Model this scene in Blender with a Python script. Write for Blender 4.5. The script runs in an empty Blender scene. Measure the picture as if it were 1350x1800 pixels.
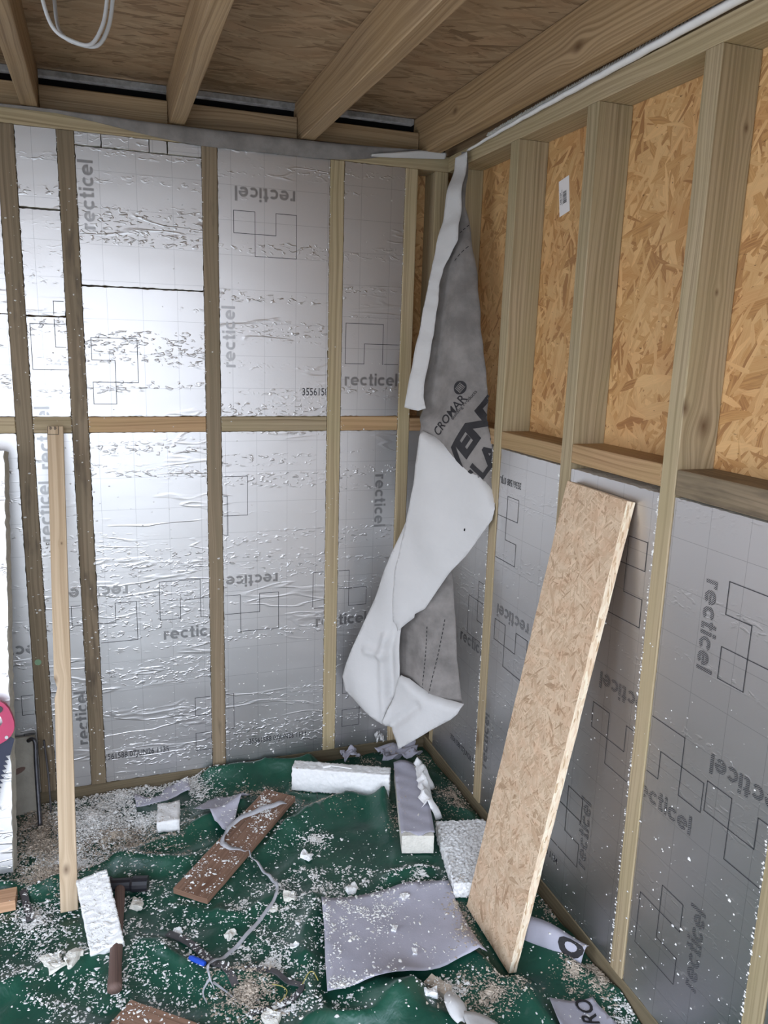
import bpy, bmesh, math, random
import numpy as np
from mathutils import Vector, Matrix, noise
from mathutils.geometry import delaunay_2d_cdt
from mathutils.bvhtree import BVHTree

SC = bpy.context.scene
COL = SC.collection
rng = random.Random(7)
NR = np.random.default_rng(11)

# ------------------------------------------------------------------ camera
cam_d = bpy.data.cameras.new('camera')
cam = bpy.data.objects.new('camera', cam_d)
COL.objects.link(cam)
cam_d.sensor_fit = 'VERTICAL'
cam_d.sensor_height = 36.0
cam_d.lens = 36.0 * 1368.91 / 1800.0
cam_d.clip_start = 0.02
cam.matrix_world = Matrix(((0.941928, 0.043109, -0.333036, -1.087217),
                           (-0.334546, 0.206569, -0.919461, -2.488220),
                           (0.029158, 0.977482, 0.208995, 1.489975),
                           (0, 0, 0, 1)))
SC.camera = cam

# ------------------------------------------------------------------ daylight, exposure
world = bpy.data.worlds.new('world')
SC.world = world
world.use_nodes = True
wn = world.node_tree
wn.nodes.clear()
w_out = wn.nodes.new('ShaderNodeOutputWorld')
w_bg = wn.nodes.new('ShaderNodeBackground')
w_tc = wn.nodes.new('ShaderNodeTexCoord')
w_sep = wn.nodes.new('ShaderNodeSeparateXYZ')
w_ramp = wn.nodes.new('ShaderNodeValToRGB')
w_ramp.color_ramp.elements[0].position = 0.0
w_ramp.color_ramp.elements[0].color = (0.86, 0.90, 1.0, 1)
w_ramp.color_ramp.elements[1].position = 0.7
w_ramp.color_ramp.elements[1].color = (0.66, 0.80, 1.0, 1)
wn.links.new(w_tc.outputs['Generated'], w_sep.inputs[0])
wn.links.new(w_sep.outputs['Z'], w_ramp.inputs[0])
wn.links.new(w_ramp.outputs['Color'], w_bg.inputs['Color'])
w_bg.inputs['Strength'].default_value = 2.6
wn.links.new(w_bg.outputs[0], w_out.inputs[0])

# room and openings
ROOM_L, ROOM_F = -2.75, -2.75          # left wall and front wall planes
DOOR = (-2.45, -0.30, 2.0)            # door opening in the front wall: x from, x to, head height
ADDED_WIN = (-2.45, -1.00, 0.25, 2.0)       # unseen left-wall window, added to brighten the right wall: y from, y to, z from, z to

def portal(name, loc, rot, sx, sy):
    ld = bpy.data.lights.new(name, 'AREA')
    ld.shape = 'RECTANGLE'
    ld.size, ld.size_y = sx, sy
    ld.cycles.is_portal = True
    o = bpy.data.objects.new(name, ld)
    COL.objects.link(o)
    o.location = loc
    o.rotation_euler = rot
    return o
portal('door_daylight', ((DOOR[0] + DOOR[1]) / 2, ROOM_F - 0.12, DOOR[2] / 2), (math.pi / 2, 0, 0), DOOR[1] - DOOR[0], DOOR[2])
portal('added_window_daylight', (ROOM_L - 0.12, (ADDED_WIN[0] + ADDED_WIN[1]) / 2, (ADDED_WIN[2] + ADDED_WIN[3]) / 2), (math.pi / 2, 0, -math.pi / 2), ADDED_WIN[1] - ADDED_WIN[0], ADDED_WIN[3] - ADDED_WIN[2])

SC.view_settings.view_transform = 'Standard'
SC.view_settings.look = 'None'
SC.view_settings.gamma = 1.0
SC.view_settings.use_curve_mapping = False
SC.view_settings.exposure = 1.3
SC.cycles.use_denoising = True
SC.cycles.max_bounces = 10
SC.cycles.diffuse_bounces = 5
SC.cycles.glossy_bounces = 6
SC.cycles.caustics_reflective = True
SC.cycles.blur_glossy = 1.0
SC.cycles.sample_clamp_indirect = 6.0

# ------------------------------------------------------------------ material helpers
class Mat:
    def __init__(self, name):
        self.m = bpy.data.materials.new(name)
        self.m.use_nodes = True
        self.t = self.m.node_tree
        self.t.nodes.clear()
        self.out = self.n('ShaderNodeOutputMaterial')
        self.uv = None
    def n(self, typ, **kw):
        nd = self.t.nodes.new(typ)
        for k, v in kw.items():
            setattr(nd, k, v)
        return nd
    def put(self, sock, v):
        if isinstance(v, bpy.types.NodeSocket):
            self.t.links.new(v, sock)
        elif v is not None:
            if isinstance(v, tuple) and len(v) == 3 and sock.type == 'RGBA':
                v = v + (1.0,)
            sock.default_value = v
    def math(self, op, a, b=None, c=None, clamp=False):
        nd = self.n('ShaderNodeMath', operation=op, use_clamp=clamp)
        for i, v in enumerate((a, b, c)):
            if v is not None:
                self.put(nd.inputs[i], v)
        return nd.outputs[0]
    def coords(self):
        if self.uv is None:
            self.uv = self.n('ShaderNodeUVMap', uv_map='UV').outputs[0]
        return self.uv
    def mapping(self, vec, scale=(1, 1, 1), rot=0.0, loc=(0, 0, 0)):
        nd = self.n('ShaderNodeMapping')
        self.put(nd.inputs['Vector'], vec)
        nd.inputs['Scale'].default_value = scale
        nd.inputs['Rotation'].default_value = (0, 0, rot)
        nd.inputs['Location'].default_value = loc
        return nd.outputs[0]
    def noise(self, vec, scale=1.0, detail=2.0, rough=0.5, dist=0.0, dims='3D', out=0):
        nd = self.n('ShaderNodeTexNoise', noise_dimensions=dims)
        self.put(nd.inputs['Vector'], vec)
        nd.inputs['Scale'].default_value = scale
        nd.inputs['Detail'].default_value = detail
        nd.inputs['Roughness'].default_value = rough
        nd.inputs['Distortion'].default_value = dist
        return nd.outputs[out]
    def voronoi(self, vec, scale=1.0, feature='F1', dims='3D', rand=1.0):
        nd = self.n('ShaderNodeTexVoronoi', feature=feature, voronoi_dimensions=dims)
        self.put(nd.inputs['Vector'], vec)
        nd.inputs['Scale'].default_value = scale
        nd.inputs['Randomness'].default_value = rand
        return nd
    def ramp(self, fac, stops, interp='LINEAR'):
        nd = self.n('ShaderNodeValToRGB')
        cr = nd.color_ramp
        cr.interpolation = interp
        while len(cr.elements) < len(stops):
            cr.elements.new(0.5)
        for e, (p, c) in zip(cr.elements, stops):
            e.position = p
            e.color = (c, c, c, 1) if isinstance(c, (int, float)) else tuple(c) + (1,)
        self.put(nd.inputs[0], fac)
        return nd.outputs[0]
    def mix(self, fac, a, b, blend='MIX'):
        nd = self.n('ShaderNodeMix', data_type='RGBA', blend_type=blend)
        self.put(nd.inputs[0], fac)
        self.put(nd.inputs[6], a)
        self.put(nd.inputs[7], b)
        return nd.outputs[2]
    def bsdf(self, color, rough=0.6, metal=0.0, spec=0.5, normal=None):
        nd = self.n('ShaderNodeBsdfPrincipled')
        self.put(nd.inputs['Base Color'], color)
        self.put(nd.inputs['Roughness'], rough)
        self.put(nd.inputs['Metallic'], metal)
        self.put(nd.inputs['Specular IOR Level'], spec)
        if normal is not None:
            self.put(nd.inputs['Normal'], normal)
        return nd.outputs[0]
    def bump(self, height, dist=0.001, strength=1.0, normal=None):
        nd = self.n('ShaderNodeBump')
        nd.inputs['Strength'].default_value = strength
        nd.inputs['Distance'].default_value = dist
        self.put(nd.inputs['Height'], height)
        if normal is not None:
            self.put(nd.inputs['Normal'], normal)
        return nd.outputs[0]
    def finish(self, shader):
        self.t.links.new(shader, self.out.inputs[0])
        return self.m

def sepxy(m, vec):
    nd = m.n('ShaderNodeSeparateXYZ')
    m.put(nd.inputs[0], vec)
    return nd.outputs[0], nd.outputs[1]
def comb(m, x, y, z=0.0):
    nd = m.n('ShaderNodeCombineXYZ')
    for i, v in enumerate((x, y, z)):
        m.put(nd.inputs[i], v)
    return nd.outputs[0]

def wood_mat(name, light, dark, tint=None, tint_amt=0.0, knots=(), stain=None, ring=72.0, rough=0.65, rand_knots=True):
    m = Mat(name)
    uv = m.coords()
    info = m.n('ShaderNodeObjectInfo').outputs['Random']
    u, v = sepxy(m, uv)
    warp = None
    kmask = None
    def knot_at(ku, kv, kr, warp, kmask):
        du = m.math('MULTIPLY', m.math('SUBTRACT', u, ku), 0.62)
        dv = m.math('SUBTRACT', v, kv)
        d2 = m.math('ADD', m.math('MULTIPLY', du, du), m.math('MULTIPLY', dv, dv))
        g = m.math('POWER', 2.718, m.math('MULTIPLY', d2, -0.5 / (kr * 1.5) ** 2))
        w = m.math('MULTIPLY', m.math('MULTIPLY', dv, g), -0.9)
        d = m.math('SQRT', d2)
        k = m.math('SUBTRACT', 1.0, m.math('SMOOTH_MIN', m.math('DIVIDE', d, kr), 1.0, 0.35), clamp=True)
        warp = w if warp is None else m.math('ADD', warp, w)
        kmask = k if kmask is None else m.math('MAXIMUM', kmask, k)
        return warp, kmask
    for (ku, kv, kr) in knots:
        warp, kmask = knot_at(ku, kv, kr, warp, kmask)
    v2 = v if warp is None else m.math('ADD', v, warp)
    base = comb(m, u, v2, m.math('MULTIPLY', info, 37.0))
    # low wander of the grain
    wander = m.noise(m.mapping(base, (1.3, 5.0, 1.0)), 1.0, 2.0, 0.5)
    vv = m.math('ADD', v2, m.math('MULTIPLY', wander, 0.055))
    gvec = comb(m, m.math('MULTIPLY', u, 0.55), m.math('MULTIPLY', vv, ring * 2.2), m.math('MULTIPLY', info, 53.0))
    rings = m.noise(gvec, 1.0, 2.0, 0.55)
    fine = m.noise(comb(m, m.math('MULTIPLY', u, 6.0), m.math('MULTIPLY', vv, 420.0), info), 1.0, 3.0, 0.6)
    fac = m.math('ADD', m.math('MULTIPLY', rings, 0.75), m.math('MULTIPLY', fine, 0.25))
    col = m.ramp(fac, [(0.34, dark), (0.47, tuple((a + b) / 2 for a, b in zip(light, dark))), (0.56, light)])
    if tint is not None:
        blot = m.noise(m.mapping(base, (2.5, 9.0, 1.0)), 1.0, 3.0, 0.6)
        col = m.mix(m.math('MULTIPLY', m.ramp(blot, [(0.35, 0.0), (0.65, 1.0)]), tint_amt), col, tint)
    tone = m.math('ADD', 0.88, m.math('MULTIPLY', info, 0.24))
    col = m.mix(1.0, col, comb(m, tone, tone, tone), 'MULTIPLY')
    if rand_knots:
        vo = m.voronoi(comb(m, m.math('MULTIPLY', u, 2.1), m.math('MULTIPLY', v, 3.4), m.math('MULTIPLY', info, 91.0)), 1.0, 'F1', '3D')
        kd = m.ramp(vo.outputs['Distance'], [(0.035, 1.0), (0.10, 0.0)])
        kmask = kd if kmask is None else m.math('MAXIMUM', kmask, kd)
    if kmask is not None:
        col = m.mix(m.math('MULTIPLY', kmask, 0.85), col, (0.10, 0.05, 0.022))
    if stain is not None:
        sn = m.noise(m.mapping(base, (3.0, 14.0, 1.0)), 1.0, 4.0, 0.65)
        col = m.mix(m.ramp(sn, [(0.55, 0.0), (0.68, 1.0)]), col, stain)
    nrm = m.bump(fac, 0.0012, 0.5)
    return m.finish(m.bsdf(col, rough, 0.0, 0.35, nrm))

def osb_mat(name, light, mid, dark, deep, size=1.0, rough=0.55, contrast=1.0, edge=False, angs=(0.25, 1.35, 2.2, 0.8, 2.85, 1.8, 1.05), spread=0.74):
    """Oriented strand board: strands laid over one another at several angles."""
    m = Mat(name)
    uv = m.coords()
    wob = m.noise(uv, 9.0 / size, 2.0, 0.5, out=1)
    wv = m.n('ShaderNodeVectorMath', operation='MULTIPLY_ADD')
    m.put(wv.inputs[0], wob)
    wv.inputs[1].default_value = (0.016 * size,) * 3
    m.put(wv.inputs[2], uv)
    uvw = wv.outputs[0]
    best_p = best_c = best_g = None
    if edge:
        angs = [0.03, 0.12, -0.1]
    for i, a in enumerate(angs):
        sc = (10.0 / size, 46.0 / size, 1.0)
        if i >= 3:
            sc = (15.0 / size, 110.0 / size, 1.0)
        if edge:
            sc = (40.0, 220.0, 1.0)
        vec = m.mapping(uvw, sc, 0.0, (i * 7.3, i * 3.1, i * 11.7))
        rotv = m.n('ShaderNodeVectorRotate', rotation_type='Z_AXIS')
        m.put(rotv.inputs['Vector'], uvw)
        rotv.inputs['Angle'].default_value = a
        vec = m.mapping(rotv.outputs[0], sc, 0.0, (i * 7.3, i * 3.1, i * 11.7))
        vo = m.voronoi(vec, 1.0, 'F1', '2D', 0.95)
        sepn = m.n('ShaderNodeSeparateColor')
        m.put(sepn.inputs[0], vo.outputs['Color'])
        pr, cl = sepn.outputs[0], sepn.outputs[1]
        gr = m.noise(m.mapping(rotv.outputs[0], (14.0 / size, 330.0 / size, 1.0), 0.0, (i, i, i)), 1.0, 2.0, 0.6)
        if best_p is None:
            best_p, best_c, best_g = pr, cl, gr
        else:
            g = m.math('GREATER_THAN', pr, best_p)
            def pick(a_, b_):
                return m.math('ADD', m.math('MULTIPLY', g, b_), m.math('MULTIPLY', m.math('SUBTRACT', 1.0, g), a_))
            best_c, best_g = pick(best_c, cl), pick(best_g, gr)
            best_p = m.math('MAXIMUM', best_p, pr)
    fac = m.math('ADD', m.math('ADD', m.math('MULTIPLY', best_c, spread), 0.5 * (0.74 - spread)), m.math('MULTIPLY', m.math('SUBTRACT', best_g, 0.5), 0.62 * contrast))
    col = m.ramp(fac, [(0.0, dark), (0.16, mid), (0.50, light), (0.82, tuple(min(1, c * 1.18) for c in light))])
    hue = m.noise(m.mapping(uvw, (7 / size, 11 / size, 1), 0, (3, 9, 2)), 1.0, 2.0, 0.6)
    col = m.mix(m.ramp(hue, [(0.42, 0.0), (0.66, 0.55)]), col, (0.92, 0.80, 0.74), 'MULTIPLY')
    pit = m.noise(m.mapping(uvw, (60 / size, 130 / size, 1)), 1.0, 2.0, 0.6)
    col = m.mix(m.ramp(pit, [(0.69, 0.0), (0.74, 0.8)]), col, deep)
    h = m.math('ADD', m.math('MULTIPLY', best_p, 0.8), m.math('MULTIPLY', best_g, 0.35))
    nrm = m.bump(h, 0.0016, 0.55)
    return m.finish(m.bsdf(col, rough, 0.0, 0.35, nrm))

def foil_nodes(m, wrinkle=1.0):
    uv = m.coords()
    info = m.n('ShaderNodeObjectInfo').outputs['Random']
    u, v = sepxy(m, uv)
    z = m.math('MULTIPLY', info, 77.0)
    vecb = comb(m, u, v, z)
    rows = m.noise(m.mapping(vecb, (0.9, 17.0, 1.0)), 1.0, 2.0, 0.5)
    rowm = m.ramp(rows, [(0.52, 0.0), (0.62, 1.0)])
    # short dents and blisters gathered in rows
    dent = m.noise(m.mapping(vecb, (50.0, 105.0, 1.0)), 1.0, 1.5, 0.5, 0.6)
    dent = m.ramp(dent, [(0.56, 0.0), (0.70, 1.0)])
    dents = m.math('MULTIPLY', dent, rowm)
    # long horizontal creases
    cr = m.noise(m.mapping(vecb, (3.2, 17.0, 1.0)), 1.0, 2.0, 0.45, 0.2)
    cr = m.math('SUBTRACT', 1.0, m.math('MULTIPLY', m.math('ABSOLUTE', m.math('SUBTRACT', cr, 0.5)), 34.0), clamp=True)
    crm = m.ramp(m.noise(m.mapping(vecb, (3.0, 6.0, 1.0), 0, (5, 3, 0)), 1.0, 1.0, 0.5), [(0.57, 0.0), (0.63, 1.0)])
    creases = m.math('MULTIPLY', cr, crm)
    orange = m.noise(m.mapping(vecb, (150.0, 260.0, 1.0)), 1.0, 1.0, 0.5)
    wave = m.noise(m.mapping(vecb, (5.0, 13.0, 1.0)), 1.0, 1.0, 0.5)
    h = m.math('ADD', m.math('MULTIPLY', dents, 0.75 * wrinkle), m.math('MULTIPLY', creases, 0.42 * wrinkle))
    h = m.math('ADD', h, m.math('MULTIPLY', orange, 0.035))
    h = m.math('ADD', h, m.math('MULTIPLY', wave, 0.55))
    nrm = m.bump(h, 0.0026, 0.6)
    # faint printed grid, 100 mm
    def gline(c, off):
        f = m.math('FRACT', m.math('ADD', m.math('MULTIPLY', c, 10.0), off))
        return m.math('LESS_THAN', f, 0.011)
    grid = m.math('MAXIMUM', gline(u, m.math('MULTIPLY', info, 5.0)), gline(v, m.math('MULTIPLY', info, 9.0)))
    dust = m.noise(m.mapping(vecb, (3.0, 3.0, 1.0)), 1.0, 3.0, 0.6)
    rough = m.math('ADD', 0.375, m.math('MULTIPLY', dust, 0.09))
    return nrm, grid, rough

def foil_mat(name, wrinkle=1.0, color=(0.63, 0.62, 0.618)):
    m = Mat(name)
    nrm, grid, rough = foil_nodes(m, wrinkle)
    col = m.mix(m.math('MULTIPLY', grid, 0.5), color, (0.24, 0.24, 0.25))
    return m.finish(m.bsdf(col, rough, 1.0, 0.5, nrm))

def print_mat(name, base=(0.22, 0.22, 0.23), hatch=True):
    m = Mat(name)
    if not hatch:
        return m.finish(m.bsdf((0.045, 0.045, 0.05), 0.45, 0.0, 0.4))
    co = m.n('ShaderNodeTexCoord').outputs['Object']
    sp = m.n('ShaderNodeSeparateXYZ')
    m.put(sp.inputs[0], co)
    s = m.math('ADD', m.math('ADD', sp.outputs[0], sp.outputs[1]), sp.outputs[2])
    f = m.math('FRACT', m.math('MULTIPLY', s, 220.0))
    st = m.math('GREATER_THAN', f, 0.42)
    ink = m.bsdf((0.06, 0.06, 0.065), 0.45, 0.0, 0.4)
    bare = m.bsdf((0.63, 0.62, 0.618), 0.33, 1.0)
    mx = m.n('ShaderNodeMixShader')
    m.put(mx.inputs[0], st)
    m.t.links.new(bare, mx.inputs[1])
    m.t.links.new(ink, mx.inputs[2])
    return m.finish(mx.outputs[0])

def plain_mat(name, color, rough=0.6, metal=0.0, var=0.15, scale=20.0, bump=0.0, bscale=120.0, spec=0.4, color2=None):
    m = Mat(name)
    co = m.n('ShaderNodeTexCoord').outputs['Object']
    ns = m.noise(co, scale, 4.0, 0.6)
    c2 = color2 or tuple(c * (1 - var * 2.2) for c in color)
    col = m.ramp(ns, [(0.32, c2), (0.62, color)])
    nrm = None
    if bump:
        nrm = m.bump(m.noise(co, bscale, 3.0, 0.6), bump, 0.8)
    return m.finish(m.bsdf(col, rough, metal, spec, nrm))

TREAT_L, TREAT_D = (0.45, 0.355, 0.225), (0.25, 0.187, 0.107)
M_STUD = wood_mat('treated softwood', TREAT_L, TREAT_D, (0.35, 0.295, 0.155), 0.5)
M_STUD_K = wood_mat('treated softwood with knots', TREAT_L, TREAT_D, (0.35, 0.295, 0.155), 0.5,
                    knots=((1.30, 0.055, 0.020), (1.335, 0.004, 0.014), (1.56, 0.05, 0.006), (1.86, 0.075, 0.007)), rand_knots=False)
M_STUD_DARK = wood_mat('dark stained treated softwood', (0.265, 0.20, 0.13), (0.16, 0.118, 0.072), (0.18, 0.148, 0.09), 0.5, stain=(0.10, 0.075, 0.05))  # darker base tone than the other studs, with stain blotches
M_PLATE = wood_mat('shade-darkened plate timber', (0.20, 0.155, 0.095), (0.125, 0.095, 0.055), (0.13, 0.11, 0.065), 0.5)  # shade along the foot of the walls is put into this darker wood colour
M_NOGGIN = wood_mat('noggin softwood', (0.46, 0.29, 0.155), (0.27, 0.155, 0.075), (0.40, 0.30, 0.13), 0.4)
M_JOIST = wood_mat('joist softwood', (0.40, 0.285, 0.17), (0.21, 0.135, 0.073), (0.42, 0.28, 0.13), 0.3, ring=80)
M_JOIST_K = wood_mat('joist softwood with knots', (0.40, 0.28, 0.16), (0.19, 0.12, 0.06), (0.42, 0.28, 0.13), 0.3, ring=64,
                     knots=((1.88, 0.390, 0.016), (2.52, 0.42, 0.013)), rand_knots=False)
M_BATTEN = wood_mat('pale planed batten', (0.52, 0.40, 0.27), (0.38, 0.275, 0.17), None, 0.0,
                    knots=((0.105, 0.017, 0.012), (0.60, 0.002, 0.010), (0.98, 0.03, 0.004)), ring=44, rand_knots=False)
M_OSB = osb_mat('strand board sheathing', (0.62, 0.39, 0.18), (0.52, 0.295, 0.115), (0.36, 0.185, 0.075), (0.12, 0.06, 0.025), 1.0, 0.55, 0.95)
M_OSB_DECK = osb_mat('strand board deck', (0.40, 0.285, 0.175), (0.335, 0.23, 0.135), (0.21, 0.135, 0.075), (0.06, 0.04, 0.02), 1.0, 0.65, 0.55, False, (0.1, -0.22, 0.3, 0.02, -0.4, 0.5), 0.74)
M_OSB_PLANK = osb_mat('pale strand board', (0.66, 0.505, 0.355), (0.55, 0.395, 0.26), (0.34, 0.22, 0.13), (0.15, 0.08, 0.04), 0.42, 0.6, 1.0, False, (0.25, 1.35, 2.2, 0.8, 2.85, 1.8, 1.05), 0.62)
M_OSB_EDGE = osb_mat('strand board cut edge', (0.92, 0.78, 0.60), (0.84, 0.66, 0.46), (0.58, 0.40, 0.24), (0.20, 0.12, 0.06), 1.0, 0.8, edge=True)
M_FOIL = foil_mat('foil facing', 1.0)
M_FOIL_SMOOTH = foil_mat('smooth foil facing', 0.35)
M_PRINT = print_mat('hatched grey print')
M_LINE = print_mat('thin black print', hatch=False)
M_FOAM = plain_mat('cream foam core', (0.80, 0.77, 0.69), 0.85, 0, 0.06, 60, 0.004, 160, 0.2)
M_FOAM_WHITE = plain_mat('white crinkled foam', (0.90, 0.90, 0.89), 0.7, 0, 0.03, 60, 0.003, 90, 0.3)
M_FOAM_OLD = plain_mat('dusty foam edge', (0.55, 0.52, 0.44), 0.85, 0, 0.10, 40, 0.003, 160, 0.2)
M_CRUMB = plain_mat('foam crumbs', (0.88, 0.87, 0.84), 0.85, 0, 0.08, 40, spec=0.2)
M_SHAVE = plain_mat('brown dust and shavings', (0.62, 0.53, 0.43), 0.9, 0, 0.25, 45, spec=0.15)
M_GREY = plain_mat('grey breather membrane', (0.265, 0.245, 0.230), 0.8, 0, 0.16, 14, 0.0006, 240, 0.2)
M_WHITE = plain_mat('white membrane underside', (0.60, 0.59, 0.58), 0.75, 0, 0.03, 6, 0.0035, 22, 0.25)
M_OFFCUT = plain_mat('lavender grey membrane', (0.47, 0.46, 0.53), 0.75, 0, 0.07, 10, 0.0005, 220, 0.25)
M_STRIP = plain_mat('bright white strip', (0.84, 0.83, 0.81), 0.7, 0, 0.04, 20, spec=0.25)
M_INK = plain_mat('black ink', (0.035, 0.033, 0.035), 0.7, 0, 0.1, 60, spec=0.2)
M_DARK = plain_mat('black void lining', (0.008, 0.008, 0.009), 0.9, 0, 0.05, 10, spec=0.1)
M_FELT = plain_mat('grey felt strip', (0.34, 0.33, 0.32), 0.9, 0, 0.2, 30, spec=0.1)
M_CABLE = plain_mat('grey white cable sheath', (0.56, 0.57, 0.58), 0.45, 0, 0.04, 10)
M_STEEL = plain_mat('dark steel', (0.10, 0.10, 0.11), 0.42, 0.8, 0.15, 30)
M_BLACK = plain_mat('black rubber', (0.02, 0.02, 0.025), 0.4, 0, 0.1, 30)
M_STRAP = plain_mat('dark grey strapping', (0.085, 0.08, 0.085), 0.5, 0, 0.15, 40)
M_RIBBON = plain_mat('silvery polythene ribbon', (0.50, 0.50, 0.53), 0.4, 0, 0.1, 25)
M_HANDLE = wood_mat('old dark handle', (0.15, 0.095, 0.078), (0.09, 0.056, 0.045), None, 0.0, rand_knots=False)
M_BROWN = wood_mat('reddish brown plank', (0.28, 0.165, 0.112), (0.165, 0.093, 0.060), None, 0.0, stain=(0.15, 0.075, 0.045), rand_knots=False)
M_BLOCK = wood_mat('orange brown timber', (0.55, 0.33, 0.20), (0.42, 0.24, 0.13), None, 0.0, rand_knots=False)
M_PINK = plain_mat('magenta red plastic', (0.50, 0.035, 0.115), 0.45, 0, 0.05, 10)
M_NAVY = plain_mat('navy coated steel', (0.014, 0.018, 0.045), 0.45, 0.1, 0.05, 10)
M_BLUE = plain_mat('bright blue plastic', (0.015, 0.075, 0.50), 0.35, 0, 0.05, 10)
M_YELLOW = plain_mat('yellow thread', (0.46, 0.40, 0.12), 0.6, 0, 0.05, 10)
M_PAPER = plain_mat('white label paper', (0.86, 0.84, 0.84), 0.6, 0, 0.02, 10)
M_TAUPE = plain_mat('dusty taupe board', (0.36, 0.34, 0.29), 0.8, 0, 0.12, 12, 0.001, 90)
M_GREENPAINT = plain_mat('pale green paint', (0.22, 0.36, 0.22), 0.6, 0, 0.05, 20)
M_GROUND = plain_mat('pale paving', (0.34, 0.36, 0.35), 0.85, 0, 0.15, 3)
M_FRAME = plain_mat('grey coated frame', (0.12, 0.125, 0.13), 0.5, 0, 0.05, 5)
M_WHITEPLASTIC = plain_mat('white plastic', (0.82, 0.82, 0.80), 0.4, 0, 0.03, 10)

def tarp_mat():
    m = Mat('green tarpaulin')
    co = m.n('ShaderNodeTexCoord').outputs['Object']
    n1 = m.noise(co, 5.0, 4.0, 0.6)
    col = m.ramp(n1, [(0.30, (0.006, 0.044, 0.030)), (0.70, (0.016, 0.092, 0.058))])
    n2 = m.noise(co, 26.0, 3.0, 0.6)
    col = m.mix(m.ramp(n2, [(0.60, 0.0), (0.80, 0.35)]), col, (0.12, 0.16, 0.14))
    h = m.math('ADD', m.math('MULTIPLY', m.noise(co, 22.0, 3.0, 0.55, 0.8), 0.8), m.math('MULTIPLY', m.noise(co, 90.0, 2.0, 0.5), 0.15))
    nrm = m.bump(h, 0.007, 0.5)
    return m.finish(m.bsdf(col, 0.36, 0.0, 0.5, nrm))
M_TARP = tarp_mat()

# ------------------------------------------------------------------ object helpers
def mesh_obj(name, verts, faces, mats, parent=None, uvs=None, midx=None, smooth=False, origin=None):
    """verts in world space; the mesh is stored relative to its object or to its thing's base."""
    off = np.zeros(3)
    if parent is not None:
        p = parent
        while p is not None:
            off = off + np.array(p.location)
            p = p.parent
    loc = np.zeros(3)
    if origin is not None:
        loc = np.array(origin, float) - off
        off = np.array(origin, float)
    v = np.asarray(verts, float).reshape(-1, 3) - off
    me = bpy.data.meshes.new(name)
    me.from_pydata(v.tolist(), [], [list(f) for f in faces])
    if not isinstance(mats, (list, tuple)):
        mats = [mats]
    for mt in mats:
        me.materials.append(mt)
    if midx is not None:
        me.polygons.foreach_set('material_index', midx)
    if uvs is not None:
        lay = me.uv_layers.new(name='UV')
        lay.data.foreach_set('uv', np.asarray(uvs, float).ravel())
    if smooth:
        me.polygons.foreach_set('use_smooth', [True] * len(me.polygons))
    me.update()
    o = bpy.data.objects.new(name, me)
    COL.objects.link(o)
    o.location = loc
    if parent is not None:
        o.parent = parent
    return o

def tag(o, label=None, cat=None, group=None, kind=None):
    for k, v in (('label', label), ('category', cat), ('group', group), ('kind', kind)):
        if v:
            o[k] = v
    return o

def thing(name, label, cat, loc, group=None):
    o = bpy.data.objects.new(name, None)
    o.empty_display_size = 0.05
    COL.objects.link(o)
    o.location = loc
    return tag(o, label, cat, group)

def bm_out(bm):
    bm.verts.ensure_lookup_table()
    bm.verts.index_update()
    v = [tuple(x.co) for x in bm.verts]
    f = [[x.index for x in p.verts] for p in bm.faces]
    bm.free()
    return v, f

def box_geo(x0, x1, y0, y1, z0, z1, bev=0.002, segs=1):
    bm = bmesh.new()
    bmesh.ops.create_cube(bm, size=1.0)
    for v in bm.verts:
        v.co = Vector(((x0 + x1) / 2 + v.co.x * (x1 - x0), (y0 + y1) / 2 + v.co.y * (y1 - y0), (z0 + z1) / 2 + v.co.z * (z1 - z0)))
    if bev:
        bmesh.ops.bevel(bm, geom=list(bm.edges), offset=bev, segments=segs, affect='EDGES')
    return bm_out(bm)

def grain_uv(v, f, axis, off=(0.0, 0.0), base=None):
    """u along the grain, v across, per face."""
    v = np.asarray(v)
    lo = v.min(0) if base is None else np.asarray(base)
    oth = [i for i in range(3) if i != axis]
    uvs = []
    for face in f:
        p = v[list(face)]
        nrm = np.abs(np.cross(p[1] - p[0], p[2] - p[0])) if len(face) == 3 else np.abs(np.cross(p[2] - p[0], p[3] - p[1]))
        k = int(np.argmax(nrm))
        ac = oth[0] if k == oth[1] else oth[1]
        if k == axis:
            for q in p:
                uvs.append((off[0] + (q[oth[0]] - lo[oth[0]]) * 0.3, off[1] + (q[oth[1]] - lo[oth[1]])))
        else:
            for q in p:
                uvs.append((off[0] + q[axis] - lo[axis], off[1] + (q[ac] - lo[ac]) + (0.35 if k == oth[0] else 0.0)))
    return uvs

def board(name, parent, x, y, z, mat, axis, bev=0.002, off=None, label=None):
    v, f = box_geo(x[0], x[1], y[0], y[1], z[0], z[1], bev)
    if off is None:
        off = (rng.uniform(0, 20), rng.uniform(0, 8))
    o = mesh_obj(name, v, f, mat, parent, grain_uv(v, f, axis, off))
    if label:
        o['label'] = label
    return o

def planar_uv(v, f, ia, ib, off=(0, 0)):
    v = np.asarray(v)
    return [(v[i][ia] + off[0], v[i][ib] + off[1]) for face in f for i in face]

def xform(v, mtx):
    return [tuple(mtx @ Vector(p)) for p in v]

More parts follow.
